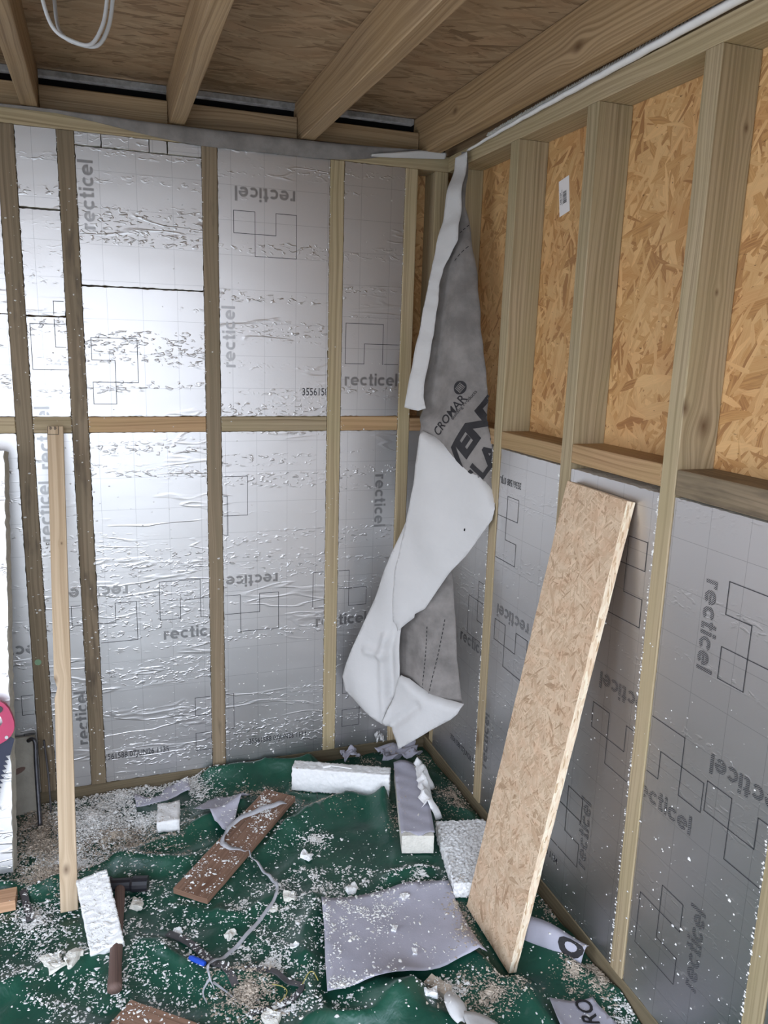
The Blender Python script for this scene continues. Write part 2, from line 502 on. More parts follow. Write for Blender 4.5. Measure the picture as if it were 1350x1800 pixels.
def rough_box(sx, sy, sz, seg, amp, seed, freq=30.0):
    """A torn foam block centred on its base: subdivided box pushed about by noise."""
    bm = bmesh.new()
    bmesh.ops.create_cube(bm, size=1.0)
    nx, ny, nz = (max(1, int(round(s / seg))) for s in (sx, sy, sz))
    cuts = [e for e in bm.edges]
    for axis, n in ((0, nx), (1, ny), (2, nz)):
        if n > 1:
            es = []
            for e in bm.edges:
                d = e.verts[1].co - e.verts[0].co
                if abs(d[axis]) > 0.9:
                    es.append(e)
            bmesh.ops.subdivide_edges(bm, edges=es, cuts=n - 1, use_grid_fill=True)
    for v in bm.verts:
        c = Vector((v.co.x * sx, v.co.y * sy, (v.co.z + 0.5) * sz))
        fq = Vector((freq,) * 3) if isinstance(freq, (int, float)) else Vector(freq)
        n = noise.noise_vector(c * fq + Vector((seed, seed * 1.7, seed * 0.3)))
        v.co = c + Vector(n) * amp
        if v.co.z < 0:
            v.co.z = 0
    return bm_out(bm)

def tube_geo(pts, radii, n=8, cap=True, flat=1.0):
    """Tube along a polyline."""
    pts = [Vector(p) for p in pts]
    if isinstance(radii, (int, float)):
        radii = [radii] * len(pts)
    v, f = [], []
    t0 = (pts[1] - pts[0]).normalized()
    up = Vector((0, 0, 1)) if abs(t0.z) < 0.9 else Vector((1, 0, 0))
    side = t0.cross(up).normalized()
    for i, p in enumerate(pts):
        t = (pts[min(i + 1, len(pts) - 1)] - pts[max(i - 1, 0)]).normalized()
        side = (side - t * side.dot(t)).normalized()
        nn = t.cross(side)
        for k in range(n):
            a = 2 * math.pi * k / n
            v.append(tuple(p + side * math.cos(a) * radii[i] + nn * math.sin(a) * radii[i] * flat))
    for i in range(len(pts) - 1):
        for k in range(n):
            a, b = i * n + k, i * n + (k + 1) % n
            f.append((a, b, b + n, a + n))
    if cap:
        f.append(tuple(range(n - 1, -1, -1)))
        f.append(tuple(range((len(pts) - 1) * n, len(pts) * n)))
    return v, f

def ribbon_geo(pts, width, thick=0.0012, sides=None):
    """Flat strap along a polyline, lying flat unless a side vector per point is given."""
    pts = [Vector(p) for p in pts]
    v, f = [], []
    for i, p in enumerate(pts):
        t = (pts[min(i + 1, len(pts) - 1)] - pts[max(i - 1, 0)]).normalized()
        s = Vector(sides[i]) if sides else t.cross(Vector((0, 0, 1))).normalized()
        n = s.cross(t).normalized()
        w = width[i] if isinstance(width, (list, tuple)) else width
        for a, b in ((-1, 0), (1, 0), (1, 1), (-1, 1)):
            v.append(tuple(p + s * a * w / 2 + n * b * thick))
    for i in range(len(pts) - 1):
        a = i * 4
        for k in range(4):
            f.append((a + k, a + (k + 1) % 4, a + 4 + (k + 1) % 4, a + 4 + k))
    f.append((3, 2, 1, 0))
    e = (len(pts) - 1) * 4
    f.append((e, e + 1, e + 2, e + 3))
    return v, f

def smooth_line(pts, n=6):
    """Catmull-Rom through the points."""
    P = [Vector(p) for p in pts]
    out = []
    for i in range(len(P) - 1):
        p0, p1, p2, p3 = P[max(i - 1, 0)], P[i], P[i + 1], P[min(i + 2, len(P) - 1)]
        for k in range(n):
            t = k / n
            out.append(0.5 * ((2 * p1) + (p2 - p0) * t + (2 * p0 - 5 * p1 + 4 * p2 - p3) * t * t + (3 * p1 - p0 - 3 * p2 + p3) * t ** 3))
    out.append(P[-1])
    return out

def poly_sheet(outline, step):
    """Outline (2D) -> refined points and triangles inside it."""
    pts = []
    n = len(outline)
    for i in range(n):
        a, b = Vector(outline[i][:2]), Vector(outline[(i + 1) % n][:2])
        k = max(1, int((b - a).length / step))
        for j in range(k):
            pts.append(a + (b - a) * (j / k))
    m = len(pts)
    edges = [(i, (i + 1) % m) for i in range(m)]
    arr = np.array([tuple(p) for p in pts])
    x0, y0 = arr.min(0)
    x1, y1 = arr.max(0)
    def inside(x, y):
        c = False
        for i in range(m):
            xa, ya = arr[i]
            xb, yb = arr[(i + 1) % m]
            if (ya > y) != (yb > y) and x < (xb - xa) * (y - ya) / (yb - ya) + xa:
                c = not c
        return c
    allp = list(pts)
    yy, row = y0 + step * 0.5, 0
    while yy < y1:
        xx = x0 + step * (0.5 if row % 2 else 0.0)
        while xx < x1:
            if inside(xx, yy):
                d = np.sqrt(((arr - (xx, yy)) ** 2).sum(1)).min()
                if d > step * 0.45:
                    allp.append(Vector((xx, yy)))
            xx += step
        yy += step
        row += 1
    vo, eo, fo, *_ = delaunay_2d_cdt(allp, edges, [], 1, 1e-6)
    return [tuple(p) for p in vo], [tuple(t) for t in fo]

_tc = {}
def text_geo(s, size, bold=0.0, shear=0.0):
    """A word as a flat triangulated outline centred on the origin, running along x."""
    key = (s, size, bold, shear)
    if key in _tc:
        return _tc[key]
    cu = bpy.data.curves.new('word', 'FONT')
    cu.body = s
    cu.size = size
    cu.offset = bold
    cu.shear = shear
    cu.resolution_u = 3
    o = bpy.data.objects.new('word', cu)
    COL.objects.link(o)
    dg = bpy.context.evaluated_depsgraph_get()
    me = bpy.data.meshes.new_from_object(o.evaluated_get(dg))
    v = np.array([tuple(x.co) for x in me.vertices])[:, :2]
    f = [tuple(p.vertices) for p in me.polygons]
    bpy.data.objects.remove(o)
    bpy.data.curves.remove(cu)
    bpy.data.meshes.remove(me)
    c = (v.min(0) + v.max(0)) / 2
    _tc[key] = (v - c, f)
    return _tc[key]

def fit_word(s, width, bold=0.0, squeeze=1.0, shear=0.0):
    v, f = text_geo(s, 0.1, bold, shear)
    w = v[:, 0].max() - v[:, 0].min()
    k = width / w
    return v * np.array([k, k * squeeze]), f

def block_word(word, width):
    """Round bold lower-case letters built from ring sectors and bars."""
    v, f = [], []
    S = .27
    def bar(x0, x1, y0, y1):
        o = len(v)
        v.extend([(x0, y0), (x1, y0), (x1, y1), (x0, y1)])
        f.append((o, o + 1, o + 2, o + 3))
    def ring(cx, cy, r, a0, a1, n=14):
        o = len(v)
        for i in range(n + 1):
            a = math.radians(a0 + (a1 - a0) * i / n)
            v.append((cx + (r - S) * math.cos(a), cy + (r - S) * math.sin(a)))
            v.append((cx + r * math.cos(a), cy + r * math.sin(a)))
        for i in range(n):
            k = o + 2 * i
            f.append((k, k + 1, k + 3, k + 2))
    x = 0.0
    for ch in word:
        if ch == 'r':
            bar(x, x + S, 0, 1.0)
            ring(x + .50, .5, .5, 84, 121, 5)
            x += .58
        elif ch == 'e':
            ring(x + .5, .5, .5, 0, 318, 22)
            bar(x + .292, x + .708, .41, .59)
            bar(x + .73, x + .995, .41, .499)
            x += 1.0
        elif ch == 'c':
            ring(x + .5, .5, .5, 42, 318, 18)
            x += .90
        elif ch == 't':
            bar(x + .14, x + .14 + S, .0, 1.32)
            bar(x, x + .139, .76, 1.0)
            bar(x + .141 + S, x + .56, .76, 1.0)
            bar(x + .141 + S, x + .58, 0, .24)
            x += .60
        elif ch == 'i':
            bar(x, x + S, 0, 1.0)
            bar(x, x + S, 1.12, 1.38)
            x += S
        elif ch == 'l':
            bar(x, x + S, 0, 1.42)
            x += S
        x += .11
    v2 = np.array(v)
    c = (v2.min(0) + v2.max(0)) / 2
    k = width / (v2[:, 0].max() - v2[:, 0].min())
    return (v2 - c) * k, f

def clip_rect(v, f, a0, a1, b0, b1):
    bm = bmesh.new()
    vs = [bm.verts.new((p[0], p[1], 0)) for p in v]
    for t in f:
        try:
            bm.faces.new([vs[i] for i in t])
        except ValueError:
            pass
    for co, no in (((a0, 0, 0), (-1, 0, 0)), ((a1, 0, 0), (1, 0, 0)), ((0, b0, 0), (0, -1, 0)), ((0, b1, 0), (0, 1, 0))):
        g = list(bm.verts) + list(bm.edges) + list(bm.faces)
        if g:
            bmesh.ops.bisect_plane(bm, geom=g, plane_co=co, plane_no=no, clear_outer=True)
    v, f = bm_out(bm)
    return v, f

# ------------------------------------------------------------------ measured positions (metres)
DATA = {'blobs': [((-1.18, -0.149), (0.208, -0.064), (0.003, -0.236), 20047, 'f', 0.02), ((-1.11, 0.039), (0.172, -0.052), (-0.0, -0.058), 5670, 'f', 0.03),
           ((-1.03, -0.195), (0.118, -0.036), (-0.005, -0.124), 3375, 'f', 0.008), ((-1.316, -0.197), (0.096, -0.03), (0.017, -0.268), 15491, 's', 0.02),
           ((-1.115, -0.259), (0.226, -0.07), (-0.002, -0.146), 9112, 's', 0.012), ((-1.283, -0.37), (0.135, -0.042), (0.004, -0.078), 4556, 's', 0.008),
           ((-0.875, -0.04), (0.127, -0.038), (-0.011, -0.106), 5832, 'f', 0.02), ((-1.085, -0.047), (0.141, -0.042), (-0.003, -0.137), 5832, 'f', 0.02),
           ((-1.255, -0.327), (0.184, -0.057), (0.005, -0.121), 5832, 'f', 0.004), ((-1.314, -0.547), (0.11, -0.034), (0.01, -0.133), 2369, 'f', 0.004),
           ((-1.161, -0.81), (0.213, -0.068), (0.001, -0.141), 2004, 'f', 0), ((-1.04, -0.697), (0.163, -0.051), (-0.01, -0.182), 1640, 'f', 0),
           ((-0.827, -0.961), (0.1, -0.032), (-0.015, -0.088), 4738, 's', 0.018), ((-0.771, -0.88), (0.118, -0.038), (-0.025, -0.124), 1640, 'f', 0.002),
           ((-0.683, -0.301), (0.153, -0.047), (-0.034, -0.18), 2004, 'f', 0.002), ((-0.828, -0.512), (0.107, -0.034), (-0.017, -0.123), 637, 'f', 0),
           ((-0.542, -0.445), (0.056, -0.018), (-0.014, -0.054), 947, 'f', 0.004), ((-0.544, -0.688), (0.194, -0.061), (-0.034, -0.122), 3645, 'f', 0),
           ((-0.675, -0.771), (0.154, -0.049), (-0.042, -0.181), 1822, 'f', 0), ((-0.506, -0.824), (0.099, -0.031), (-0.022, -0.068), 546, 'f', 0),
           ((-0.421, -0.934), (0.164, -0.052), (-0.049, -0.124), 218, 'f', 0), ((-0.252, -0.838), (0.044, -0.014), (-0.037, -0.081), 1890, 's', 0.006),
           ((-0.274, -0.94), (0.042, -0.013), (-0.069, -0.146), 1890, 's', 0.004), ((0.024, -0.878), (0.038, -0.012), (-0.062, -0.101), 1890, 's', 0.006),
           ((-0.014, -1.16), (0.04, -0.012), (-0.062, -0.091), 2430, 's', 0.006), ((-0.017, -1.263), (0.032, -0.01), (-0.04, -0.053), 1350, 'f', 0.004),
           ((-0.074, -1.14), (0.052, -0.016), (-0.04, -0.061), 1350, 's', 0.004), ((-0.299, -1.13), (0.102, -0.032), (-0.03, -0.059), 2430, 's', 0.006),
           ((-0.381, -1.087), (0.064, -0.02), (-0.021, -0.045), 911, 'f', 0.004), ((-0.134, -0.088), (0.218, -0.065), (-0.026, -0.067), 2733, 's', 0.012),
           ((-0.035, -0.366), (0.082, -0.025), (-0.071, -0.155), 2430, 's', 0.008), ((-0.645, -0.145), (0.145, -0.044), (-0.009, -0.048), 1093, 's', 0.004),
           ((-0.488, -0.296), (0.14, -0.043), (-0.015, -0.055), 546, 's', 0.003), ((-0.263, -0.43), (0.044, -0.013), (-0.042, -0.114), 546, 's', 0.004),
           ((-0.296, -0.703), (0.108, -0.033), (-0.027, -0.068), 1093, 'f', 0.002), ((-0.761, -1.024), (0.109, -0.035), (-0.012, -0.053), 911, 'f', 0.002),
           ((-0.625, -1.017), (0.088, -0.028), (-0.019, -0.063), 755, 'f', 0.002), ((-0.562, -0.806), (0.846, -0.268), (-0.114, -0.386), 4104, 'f', 0),
           ((-1.054, -0.713), (0.35, -0.111), (-0.014, -0.302), 4009, 'f', 0), ((-1.75, -0.75), (0.4, 0.0), (0.0, 0.45), 1500, 'f', 0.0),
           ((-1.62, -0.95), (0.25, 0.0), (0.0, 0.25), 900, 'f', 0.0), ((-1.0, -1.5), (0.7, 0.0), (0.0, 0.35), 1800, 'f', 0.0)],
 'creases': [[(0.0014, 0.5492), (-0.0151, 0.486), (0.0112, 0.2534)], [(-0.0723, 0.4872), (-0.0085, 0.4835)], [(0.0354, 0.5955), (0.016, 0.5128), (0.02, 0.3435)],
             [(0.1288, 0.3417), (0.0378, 0.2464)]],
 'cro': [(-0.188, -1.21, 0.03), (-0.074, -1.216, 0.04), (-0.073, -1.236, 0.03), (-0.067, -1.272, 0.025), (-0.052, -1.349, 0.03), (-0.229, -1.356, 0.03), (-0.209, -1.275, 0.03)],
 'cro_text': [(-0.126, -1.309, 0.034), (-0.105, -1.22, 0.034)],
 'flap': [(0.085, 2.0559, 0.1388), (0.1253, 2.0696, 0.134), (0.1361, 1.9025, 0.1807), (0.1376, 1.8298, 0.2008), (0.1393, 1.8079, 0.2063), (0.1238, 1.77, 0.2132), (0.1019, 1.7219, 0.2219),
          (0.0931, 1.6731, 0.2306), (0.0963, 1.6341, 0.2375), (0.0944, 1.5748, 0.2477), (0.0932, 1.5544, 0.2512), (0.0891, 1.481, 0.2637), (0.0775, 1.3706, 0.2775), (0.0789, 1.3343, 0.281),
          (0.0896, 1.3037, 0.284), (0.0667, 1.2953, 0.2847), (0.0446, 1.2974, 0.2843), (0.0181, 1.3027, 0.2837), (0.0358, 1.4536, 0.2681), (0.0479, 1.5743, 0.2477), (0.0662, 1.7903, 0.2099),
          (0.0779, 1.8817, 0.1873)],
 'grey_lower': [(0.2149, 0.8376, 0.2823), (0.2018, 0.7966, 0.2833), (0.2229, 0.6527, 0.2873), (0.234, 0.5101, 0.291), (0.2562, 0.4147, 0.2936), (0.268, 0.3553, 0.2953),
                (0.2164, 0.3416, 0.2953), (0.1523, 0.3447, 0.2947), (0.0703, 0.374, 0.2935), (0.0309, 0.3845, 0.293), (0.013, 0.4812, 0.2905), (0.0038, 0.5791, 0.288),
                (0.0826, 0.6923, 0.2855), (0.159, 0.7819, 0.2835)],
 'grey_upper': [(0.1041, 2.071, 0.1283), (0.1227, 2.0711, 0.128), (0.1402, 1.9086, 0.161), (0.1831, 1.7579, 0.1896), (0.217, 1.6272, 0.2129), (0.2373, 1.5272, 0.2304),
                (0.2546, 1.4508, 0.2438), (0.2723, 1.3679, 0.2527), (0.2918, 1.2646, 0.277), (0.3096, 1.2152, 0.2822), (0.324, 1.1283, 0.2915), (0.3364, 1.0442, 0.3004),
                (0.2635, 1.0874, 0.2951), (0.1816, 1.166, 0.2861), (0.1117, 1.2037, 0.2817), (0.0661, 1.223, 0.2794), (0.0693, 1.2534, 0.2765), (0.0551, 1.3114, 0.2348),
                (0.0473, 1.3747, 0.2288), (0.0475, 1.454, 0.2201), (0.0452, 1.5502, 0.204), (0.045, 1.646, 0.188), (0.05, 1.698, 0.179), (0.0678, 1.801, 0.161), (0.087, 1.886, 0.1447)],
 'marks': [('b', 'recticel', -1.108, 1.882, 90, 0.185), ('b', 'recticel', -0.598, 1.923, 180, 0.185), ('b', 'recticel', -0.714, 1.502, 90, 0.185), ('b', 'recticel', -0.244, 1.378, 0, 0.185),
           ('b', 'recticel', -1.259, 1.194, 90, 0.185), ('b', 'recticel', -1.269, 0.972, 90, 0.185), ('b', 'recticel', -1.133, 0.706, 180, 0.185), ('b', 'recticel', -0.843, 0.551, 0, 0.185),
           ('b', 'recticel', -0.652, 0.71, 180, 0.185), ('b', 'recticel', -0.333, 0.546, 0, 0.185), ('b', 'recticel', -0.2, 0.965, -90, 0.185), ('b', 'recticel', -1.197, 0.29, 90, 0.185),
           ('b', 'recticel', -1.39, 0.535, 180, 0.185), ('b', 'logo', -0.598, 1.81, 180, 0.185), ('b', 'logo', -1.05, 1.391, -90, 0.185), ('b', 'logo', -0.239, 1.493, 0, 0.185),
           ('b', 'logo', -1.211, 1.49, 90, 0.185), ('b', 'logo', -0.848, 0.663, 0, 0.185), ('b', 'logo', -0.653, 0.599, 180, 0.185), ('b', 'logo', -0.34, 0.658, 0, 0.185),
           ('b', 'logo', -1.113, 0.604, 180, 0.185), ('b', 'logo', -0.724, 0.967, -90, 0.185), ('b', 'logo', -0.776, 0.216, -90, 0.185), ('b', 'logo', -1.304, 0.292, -90, 0.185),
           ('b', 'logo', -0.259, 0.23, -90, 0.185), ('b', '35561588', -0.429, 1.336, 0, 0.1), ('b', '35561588 07JUN26 1135', -1.038, 0.139, 0, 0.215),
           ('b', '35561588 07JUN26 1134', -0.558, 0.123, 0, 0.205), ('b', 'logo', -0.033, 0.856, 90, 0.185), ('r', 'recticel', 0.599, 0.722, 180, 0.185),
           ('r', 'logo', 0.594, 0.627, 180, 0.185), ('r', '35561588 07JUN26 1134', 0.494, 1.118, 180, 0.21), ('r', 'logo', 0.528, 0.977, 90, 0.185),
           ('r', 'recticel', 1.022, 0.306, 90, 0.185), ('r', 'logo', 0.943, 0.295, 90, 0.185), ('r', 'recticel', 1.123, 0.726, 180, 0.185), ('r', 'logo', 1.111, 0.595, 180, 0.185),
           ('r', 'logo', 1.087, 0.995, 90, 0.185), ('r', 'recticel', 1.279, 0.55, 0, 0.185), ('r', 'logo', 1.294, 0.659, 0, 0.185), ('r', 'recticel', 1.354, 0.974, -90, 0.185),
           ('r', 'logo', 1.456, 0.98, -90, 0.185), ('r', 'recticel', 1.493, 0.709, 180, 0.185), ('r', 'logo', 1.496, 0.605, 180, 0.185), ('r', 'recticel', 1.418, 0.302, 90, 0.185),
           ('r', 'logo', 1.312, 0.274, 90, 0.185), ('r', '35561588 07JUN26 1134', 0.817, 0.15, 0, 0.21), ('r', 'recticel', 0.479, 0.281, 90, 0.185), ('r', 'logo', 0.378, 0.676, 90, 0.185),
           ('r', 'recticel', 0.359, 0.56, 0, 0.185), ('r', '35561588 07JUN26 1134', 0.335, 0.165, 0, 0.21)],
 'mem_text': {'building': ((0.1939, 1.2746, 0.2613), (0.2492, 1.3599, 0.2533)),
              'cromar': ((0.1415, 1.2202, 0.2662), (0.2252, 1.3399, 0.2552)),
              'dash': [((0.1406, 0.611, 0.3), (0.1368, 0.3914, 0.3056)), ((0.1934, 0.6409, 0.2995), (0.1604, 0.3775, 0.3061)), ((0.1534, 1.8543, 0.1717), (0.1312, 1.8266, 0.1773)),
                       ((0.1659, 1.7901, 0.1839), (0.1273, 1.7424, 0.1926))],
              'las': ((0.2989, 1.1051, 0.2796), (0.3985, 1.3022, 0.26)),
              'logo': (0.1958, 1.3724, 0.2518),
              'vent': ((0.245, 1.1598, 0.2734), (0.3907, 1.4426, 0.2457))},
 'nick': (0.2537, 0.9475, 0.31),
 'o_text': [(-0.067, -1.104, 0.035)],
 'roll': [(-0.103, -0.979, 0.055), (-0.013, -1.108, 0.055), (-0.14, -1.012, 0.012), (-0.045, -1.122, 0.012)],
 'white_lower': [(0.0547, 0.4256, 0.3325), (0.0886, 0.4239, 0.3327), (0.1294, 0.4044, 0.3335), (0.1695, 0.3871, 0.3342), (0.2226, 0.3794, 0.3347), (0.2821, 0.3795, 0.3352),
                 (0.2702, 0.3513, 0.3358), (0.2462, 0.3234, 0.3364), (0.1824, 0.2721, 0.3372), (0.1187, 0.2158, 0.338), (0.063, 0.1664, 0.338), (0.0579, 0.1878, 0.338),
                 (0.034, 0.2365, 0.3371), (0.0051, 0.2449, 0.3367), (0.02, 0.3001, 0.3354), (0.0351, 0.3466, 0.3344)],
 'white_middle': [(0.0801, 1.2344, 0.2885), (0.1087, 1.2243, 0.2897), (0.139, 1.2128, 0.2911), (0.187, 1.1944, 0.2935), (0.2391, 1.1647, 0.297), (0.2655, 1.1433, 0.2995),
                  (0.3002, 1.111, 0.3033), (0.3253, 1.0798, 0.3069), (0.3413, 1.0477, 0.3104), (0.3474, 1.0246, 0.3129), (0.3429, 0.9913, 0.3146), (0.2998, 0.9275, 0.3163),
                  (0.2592, 0.8624, 0.318), (0.2175, 0.8081, 0.3253), (0.1748, 0.7398, 0.327), (0.1347, 0.6723, 0.3286), (0.1033, 0.651, 0.329), (0.1, 0.6369, 0.3293),
                  (0.0744, 0.6125, 0.3298), (0.0446, 0.5812, 0.3305), (0.0263, 0.6085, 0.3296), (0.021, 0.6714, 0.328), (0.0246, 0.7678, 0.3255), (0.0331, 0.8622, 0.317),
                  (0.0476, 0.9387, 0.315), (0.0594, 1.0042, 0.3113), (0.068, 1.0861, 0.3033)],
 'white_side': [(0.0583, 1.0025, 0.3013), (0.08, 0.9228, 0.3055), (0.0689, 0.828, 0.308), (0.0575, 0.7139, 0.317), (0.0501, 0.6161, 0.3195), (0.0509, 0.5186, 0.322),
                (0.0539, 0.4599, 0.3235), (0.0522, 0.4097, 0.3247), (0.0299, 0.3396, 0.3264), (0.0128, 0.2882, 0.3275), (-0.0003, 0.2394, 0.3286), (-0.0435, 0.2566, 0.3279),
                (-0.0917, 0.275, 0.3271), (-0.1624, 0.3133, 0.3258), (-0.1735, 0.3629, 0.3245), (-0.1298, 0.4845, 0.3219), (-0.0533, 0.6741, 0.3175), (0.0149, 0.8686, 0.3067),
                (0.0498, 0.9538, 0.3045)]}

# ------------------------------------------------------------------ tarpaulin surface
RIDGES = [
    ([(-1.50, -.425), (-1.235, -.436), (-1.079, -.417), (-.962, -.432), (-.83, -.45)], .036, .030),
    ([(-1.096, -.393), (-.83, -.265), (-.735, -.237)], .030, .034),
    ([(-.70, -.42), (-.52, -.345), (-.383, -.285), (-.285, -.322)], .050, .045),
    ([(-.285, -.322), (-.29, -.515)], .034, .030),
    ([(-.80, -.030), (-.62, -.036), (-.461, -.045)], .052, .040),
    ([(-.721, -.257), (-.543, -.21), (-.40, -.20)], .028, .030),
    ([(-.54, -1.03), (-.427, -1.189), (-.38, -1.45)], .030, .050),
    ([(-.300, -1.00), (-.25, -1.12), (-.21, -1.30), (-.2, -1.5)], .030, .042),
    ([(-.61, -.70), (-.684, -.901), (-.698, -1.038)], .026, .030),
    ([(-.72, -1.086), (-.597, -1.103), (-.48, -1.085)], .028, .032),
    ([(-1.02, -.78), (-.90, -.88), (-.78, -.93)], .022, .026),
    ([(-1.36, -.76), (-1.15, -.72), (-1.02, -.74)], .018, .035),
    ([(-.16, -.95), (-.08, -1.09), (.0, -1.25)], .018, .028),
    ([(-.13, -.30), (-.05, -.48)], .028, .032),
    ([(-.36, -.66), (-.22, -.73)], .020, .026),
    ([(-.95, -.62), (-.80, -.70), (-.70, -.66)], .014, .030),
    ([(-1.25, -.95), (-1.0, -1.05), (-.8, -1.15)], .020, .045),
    ([(-1.6, -1.1), (-1.2, -1.3), (-.6, -1.6)], .022, .05),
    ([(-1.7, -.6), (-1.5, -.9), (-1.5, -1.5)], .022, .05),
]
FLATS = [(-.44, -.90, .20, .14), (-1.30, -.2, .12, .12)]
# footprints (x, y, heading, half length, half width, height of the underside at both ends) the sheet is pressed to
PRESS = [(-.391, -.224, math.radians(-24.7), .163, .026, .024, .024), (-.214, -.427, math.radians(73), .195, .047, .024, .024),
         (-.138, -.690, math.radians(77), .1425, .075, .018, .018), (-.953, -.243, math.radians(84), .0525, .033, .026, .026),
         (-.7625, -.4185, math.atan2(.373, .325), .2475, .054, .021, .039), (-.956, -1.069, math.atan2(-.262, .312), .2037, .0375, .013, .019),
         (-1.410, -.470, 0.0, .0475, .0275, .009, .009), (-1.11, -.69, math.radians(87), .19, .017, .017, .022), (-1.09, -.515, math.radians(-13), .065, .02, .016, .016),
         (-.215, -.961, math.radians(90), .125, .016, .003, .003), (-1.23, -.538, 0.0, .03, .014, .003, .003), (-1.70, -.315, 0.0, .33, .03, .003, .003)]

def tarp_z(x, y):
    x = np.asarray(x, float)
    y = np.asarray(y, float)
    z = np.full(np.broadcast(x, y).shape, 0.006)
    wob = 0.012 * np.sin(x * 31 + 1.3 * np.sin(y * 17)) + 0.010 * np.sin(y * 27 + 2 * np.sin(x * 13 + 1))
    for pl, h, w in RIDGES:
        best = np.full(z.shape, 9.0)
        for (ax, ay), (bx, by) in zip(pl[:-1], pl[1:]):
            dx, dy = bx - ax, by - ay
            t = np.clip(((x - ax) * dx + (y - ay) * dy) / (dx * dx + dy * dy), 0, 1)
            d = np.hypot(x - ax - t * dx + wob * .6, y - ay - t * dy + wob * .6)
            best = np.minimum(best, d)
        # a rounded crest with a sharper foot
        z = z + 1.2 * h * np.exp(-np.abs(best / w) ** 1.6)
    z = z + 0.006 * np.maximum(0, np.sin(x * 23 + y * 9 + 2.0 * np.sin(y * 7))) ** 3
    z = z + 0.005 * np.maximum(0, np.sin(x * 11 - y * 26 + 1.7 * np.sin(x * 9))) ** 3
    for cx, cy, rx, ry in FLATS:
        k = np.exp(-(((x - cx) / rx) ** 4 + ((y - cy) / ry) ** 4))
        z = z * (1 - 0.7 * k) + 0.008 * 0.7 * k
    for cx, cy, a, hl, hw, za, zb in PRESS:
        lx = (x - cx) * math.cos(a) + (y - cy) * math.sin(a)
        ly = -(x - cx) * math.sin(a) + (y - cy) * math.cos(a)
        d = np.hypot(np.maximum(np.abs(lx) - hl - .006, 0), np.maximum(np.abs(ly) - hw - .006, 0))
        k = np.clip(1 - d / .035, 0, 1)
        k = k * k * (3 - 2 * k)
        zt_ = za + (zb - za) * np.clip(.5 + .5 * lx / hl, -.1, 1.1) - .0022
        z = z * (1 - k) + zt_ * k
    return z

def tz(x, y):
    return float(tarp_z(np.array([x]), np.array([y]))[0])

# ------------------------------------------------------------------ the setting
Z0, ZP, ZN0, ZN1, ZT, ZTT = 0.0, 0.050, 1.209, 1.256, 2.047, 2.093
DECK = 2.218
DEPTH = 0.093
v, f = box_geo(-3.4, 0.4, -3.4, 0.25, -0.08, 0.0, 0)
floor = tag(mesh_obj('floor', v, f, M_OSB_DECK, None, planar_uv(v, f, 0, 1)), kind='structure')
v, f = box_geo(-30, 30, -34, -3.4, -0.2, -0.06, 0)
tag(mesh_obj('ground', v, f, M_GROUND), kind='structure')

def wall_panel(name, boxes, ia, ib):
    V, F = [], []
    for b in boxes:
        v, f = box_geo(*b, 0)
        o = len(V)
        V += v
        F += [[i + o for i in q] for q in f]
    return tag(mesh_obj(name, V, F, M_OSB, None, planar_uv(V, F, ia, ib)), kind='structure')

wall_back = wall_panel('wall_back', [(ROOM_L - .1, DEPTH + .012, DEPTH, DEPTH + .012, 0.0, 2.10)], 0, 2)
wall_right = wall_panel('wall_right', [(DEPTH, DEPTH + .012, ROOM_F - .1, DEPTH, 0.0, 2.10)], 1, 2)
wall_left = wall_panel('wall_left', [
    (ROOM_L - .1, ROOM_L, ROOM_F, ADDED_WIN[0], 0, DECK), (ROOM_L - .1, ROOM_L, ADDED_WIN[1], DEPTH, 0, DECK),
    (ROOM_L - .1, ROOM_L, ADDED_WIN[0], ADDED_WIN[1], 0, ADDED_WIN[2]), (ROOM_L - .1, ROOM_L, ADDED_WIN[0], ADDED_WIN[1], ADDED_WIN[3], DECK)], 1, 2)
wall_front = wall_panel('wall_front', [
    (ROOM_L - .1, DOOR[0], ROOM_F - .1, ROOM_F, 0, DECK), (DOOR[1], DEPTH, ROOM_F - .1, ROOM_F, 0, DECK),
    (DOOR[0], DOOR[1], ROOM_F - .1, ROOM_F, DOOR[2], DECK)], 0, 2)

def frame(name, rects, y=None, x=None):
    V, F = [], []
    for a0, a1, b0, b1 in rects:
        v, f = box_geo(a0, a1, y - .03, y + .03, b0, b1, .004) if y is not None else box_geo(x - .03, x + .03, a0, a1, b0, b1, .004)
        o = len(V)
        V += v
        F += [[i + o for i in q] for q in f]
    return tag(mesh_obj(name, V, F, M_FRAME), kind='structure')
frame('door_1', [(DOOR[0], DOOR[0] + .06, 0, DOOR[2]), (DOOR[1] - .06, DOOR[1], 0, DOOR[2]), (DOOR[0] + .06, DOOR[1] - .06, DOOR[2] - .06, DOOR[2])], y=ROOM_F - .05)
frame('added_window_1', [(ADDED_WIN[0], ADDED_WIN[0] + .05, ADDED_WIN[2], ADDED_WIN[3]), (ADDED_WIN[1] - .05, ADDED_WIN[1], ADDED_WIN[2], ADDED_WIN[3]),
                   (ADDED_WIN[0] + .05, ADDED_WIN[1] - .05, ADDED_WIN[2], ADDED_WIN[2] + .05), (ADDED_WIN[0] + .05, ADDED_WIN[1] - .05, ADDED_WIN[3] - .05, ADDED_WIN[3])], x=ROOM_L - .05)  # frame of the unseen opening added for side light

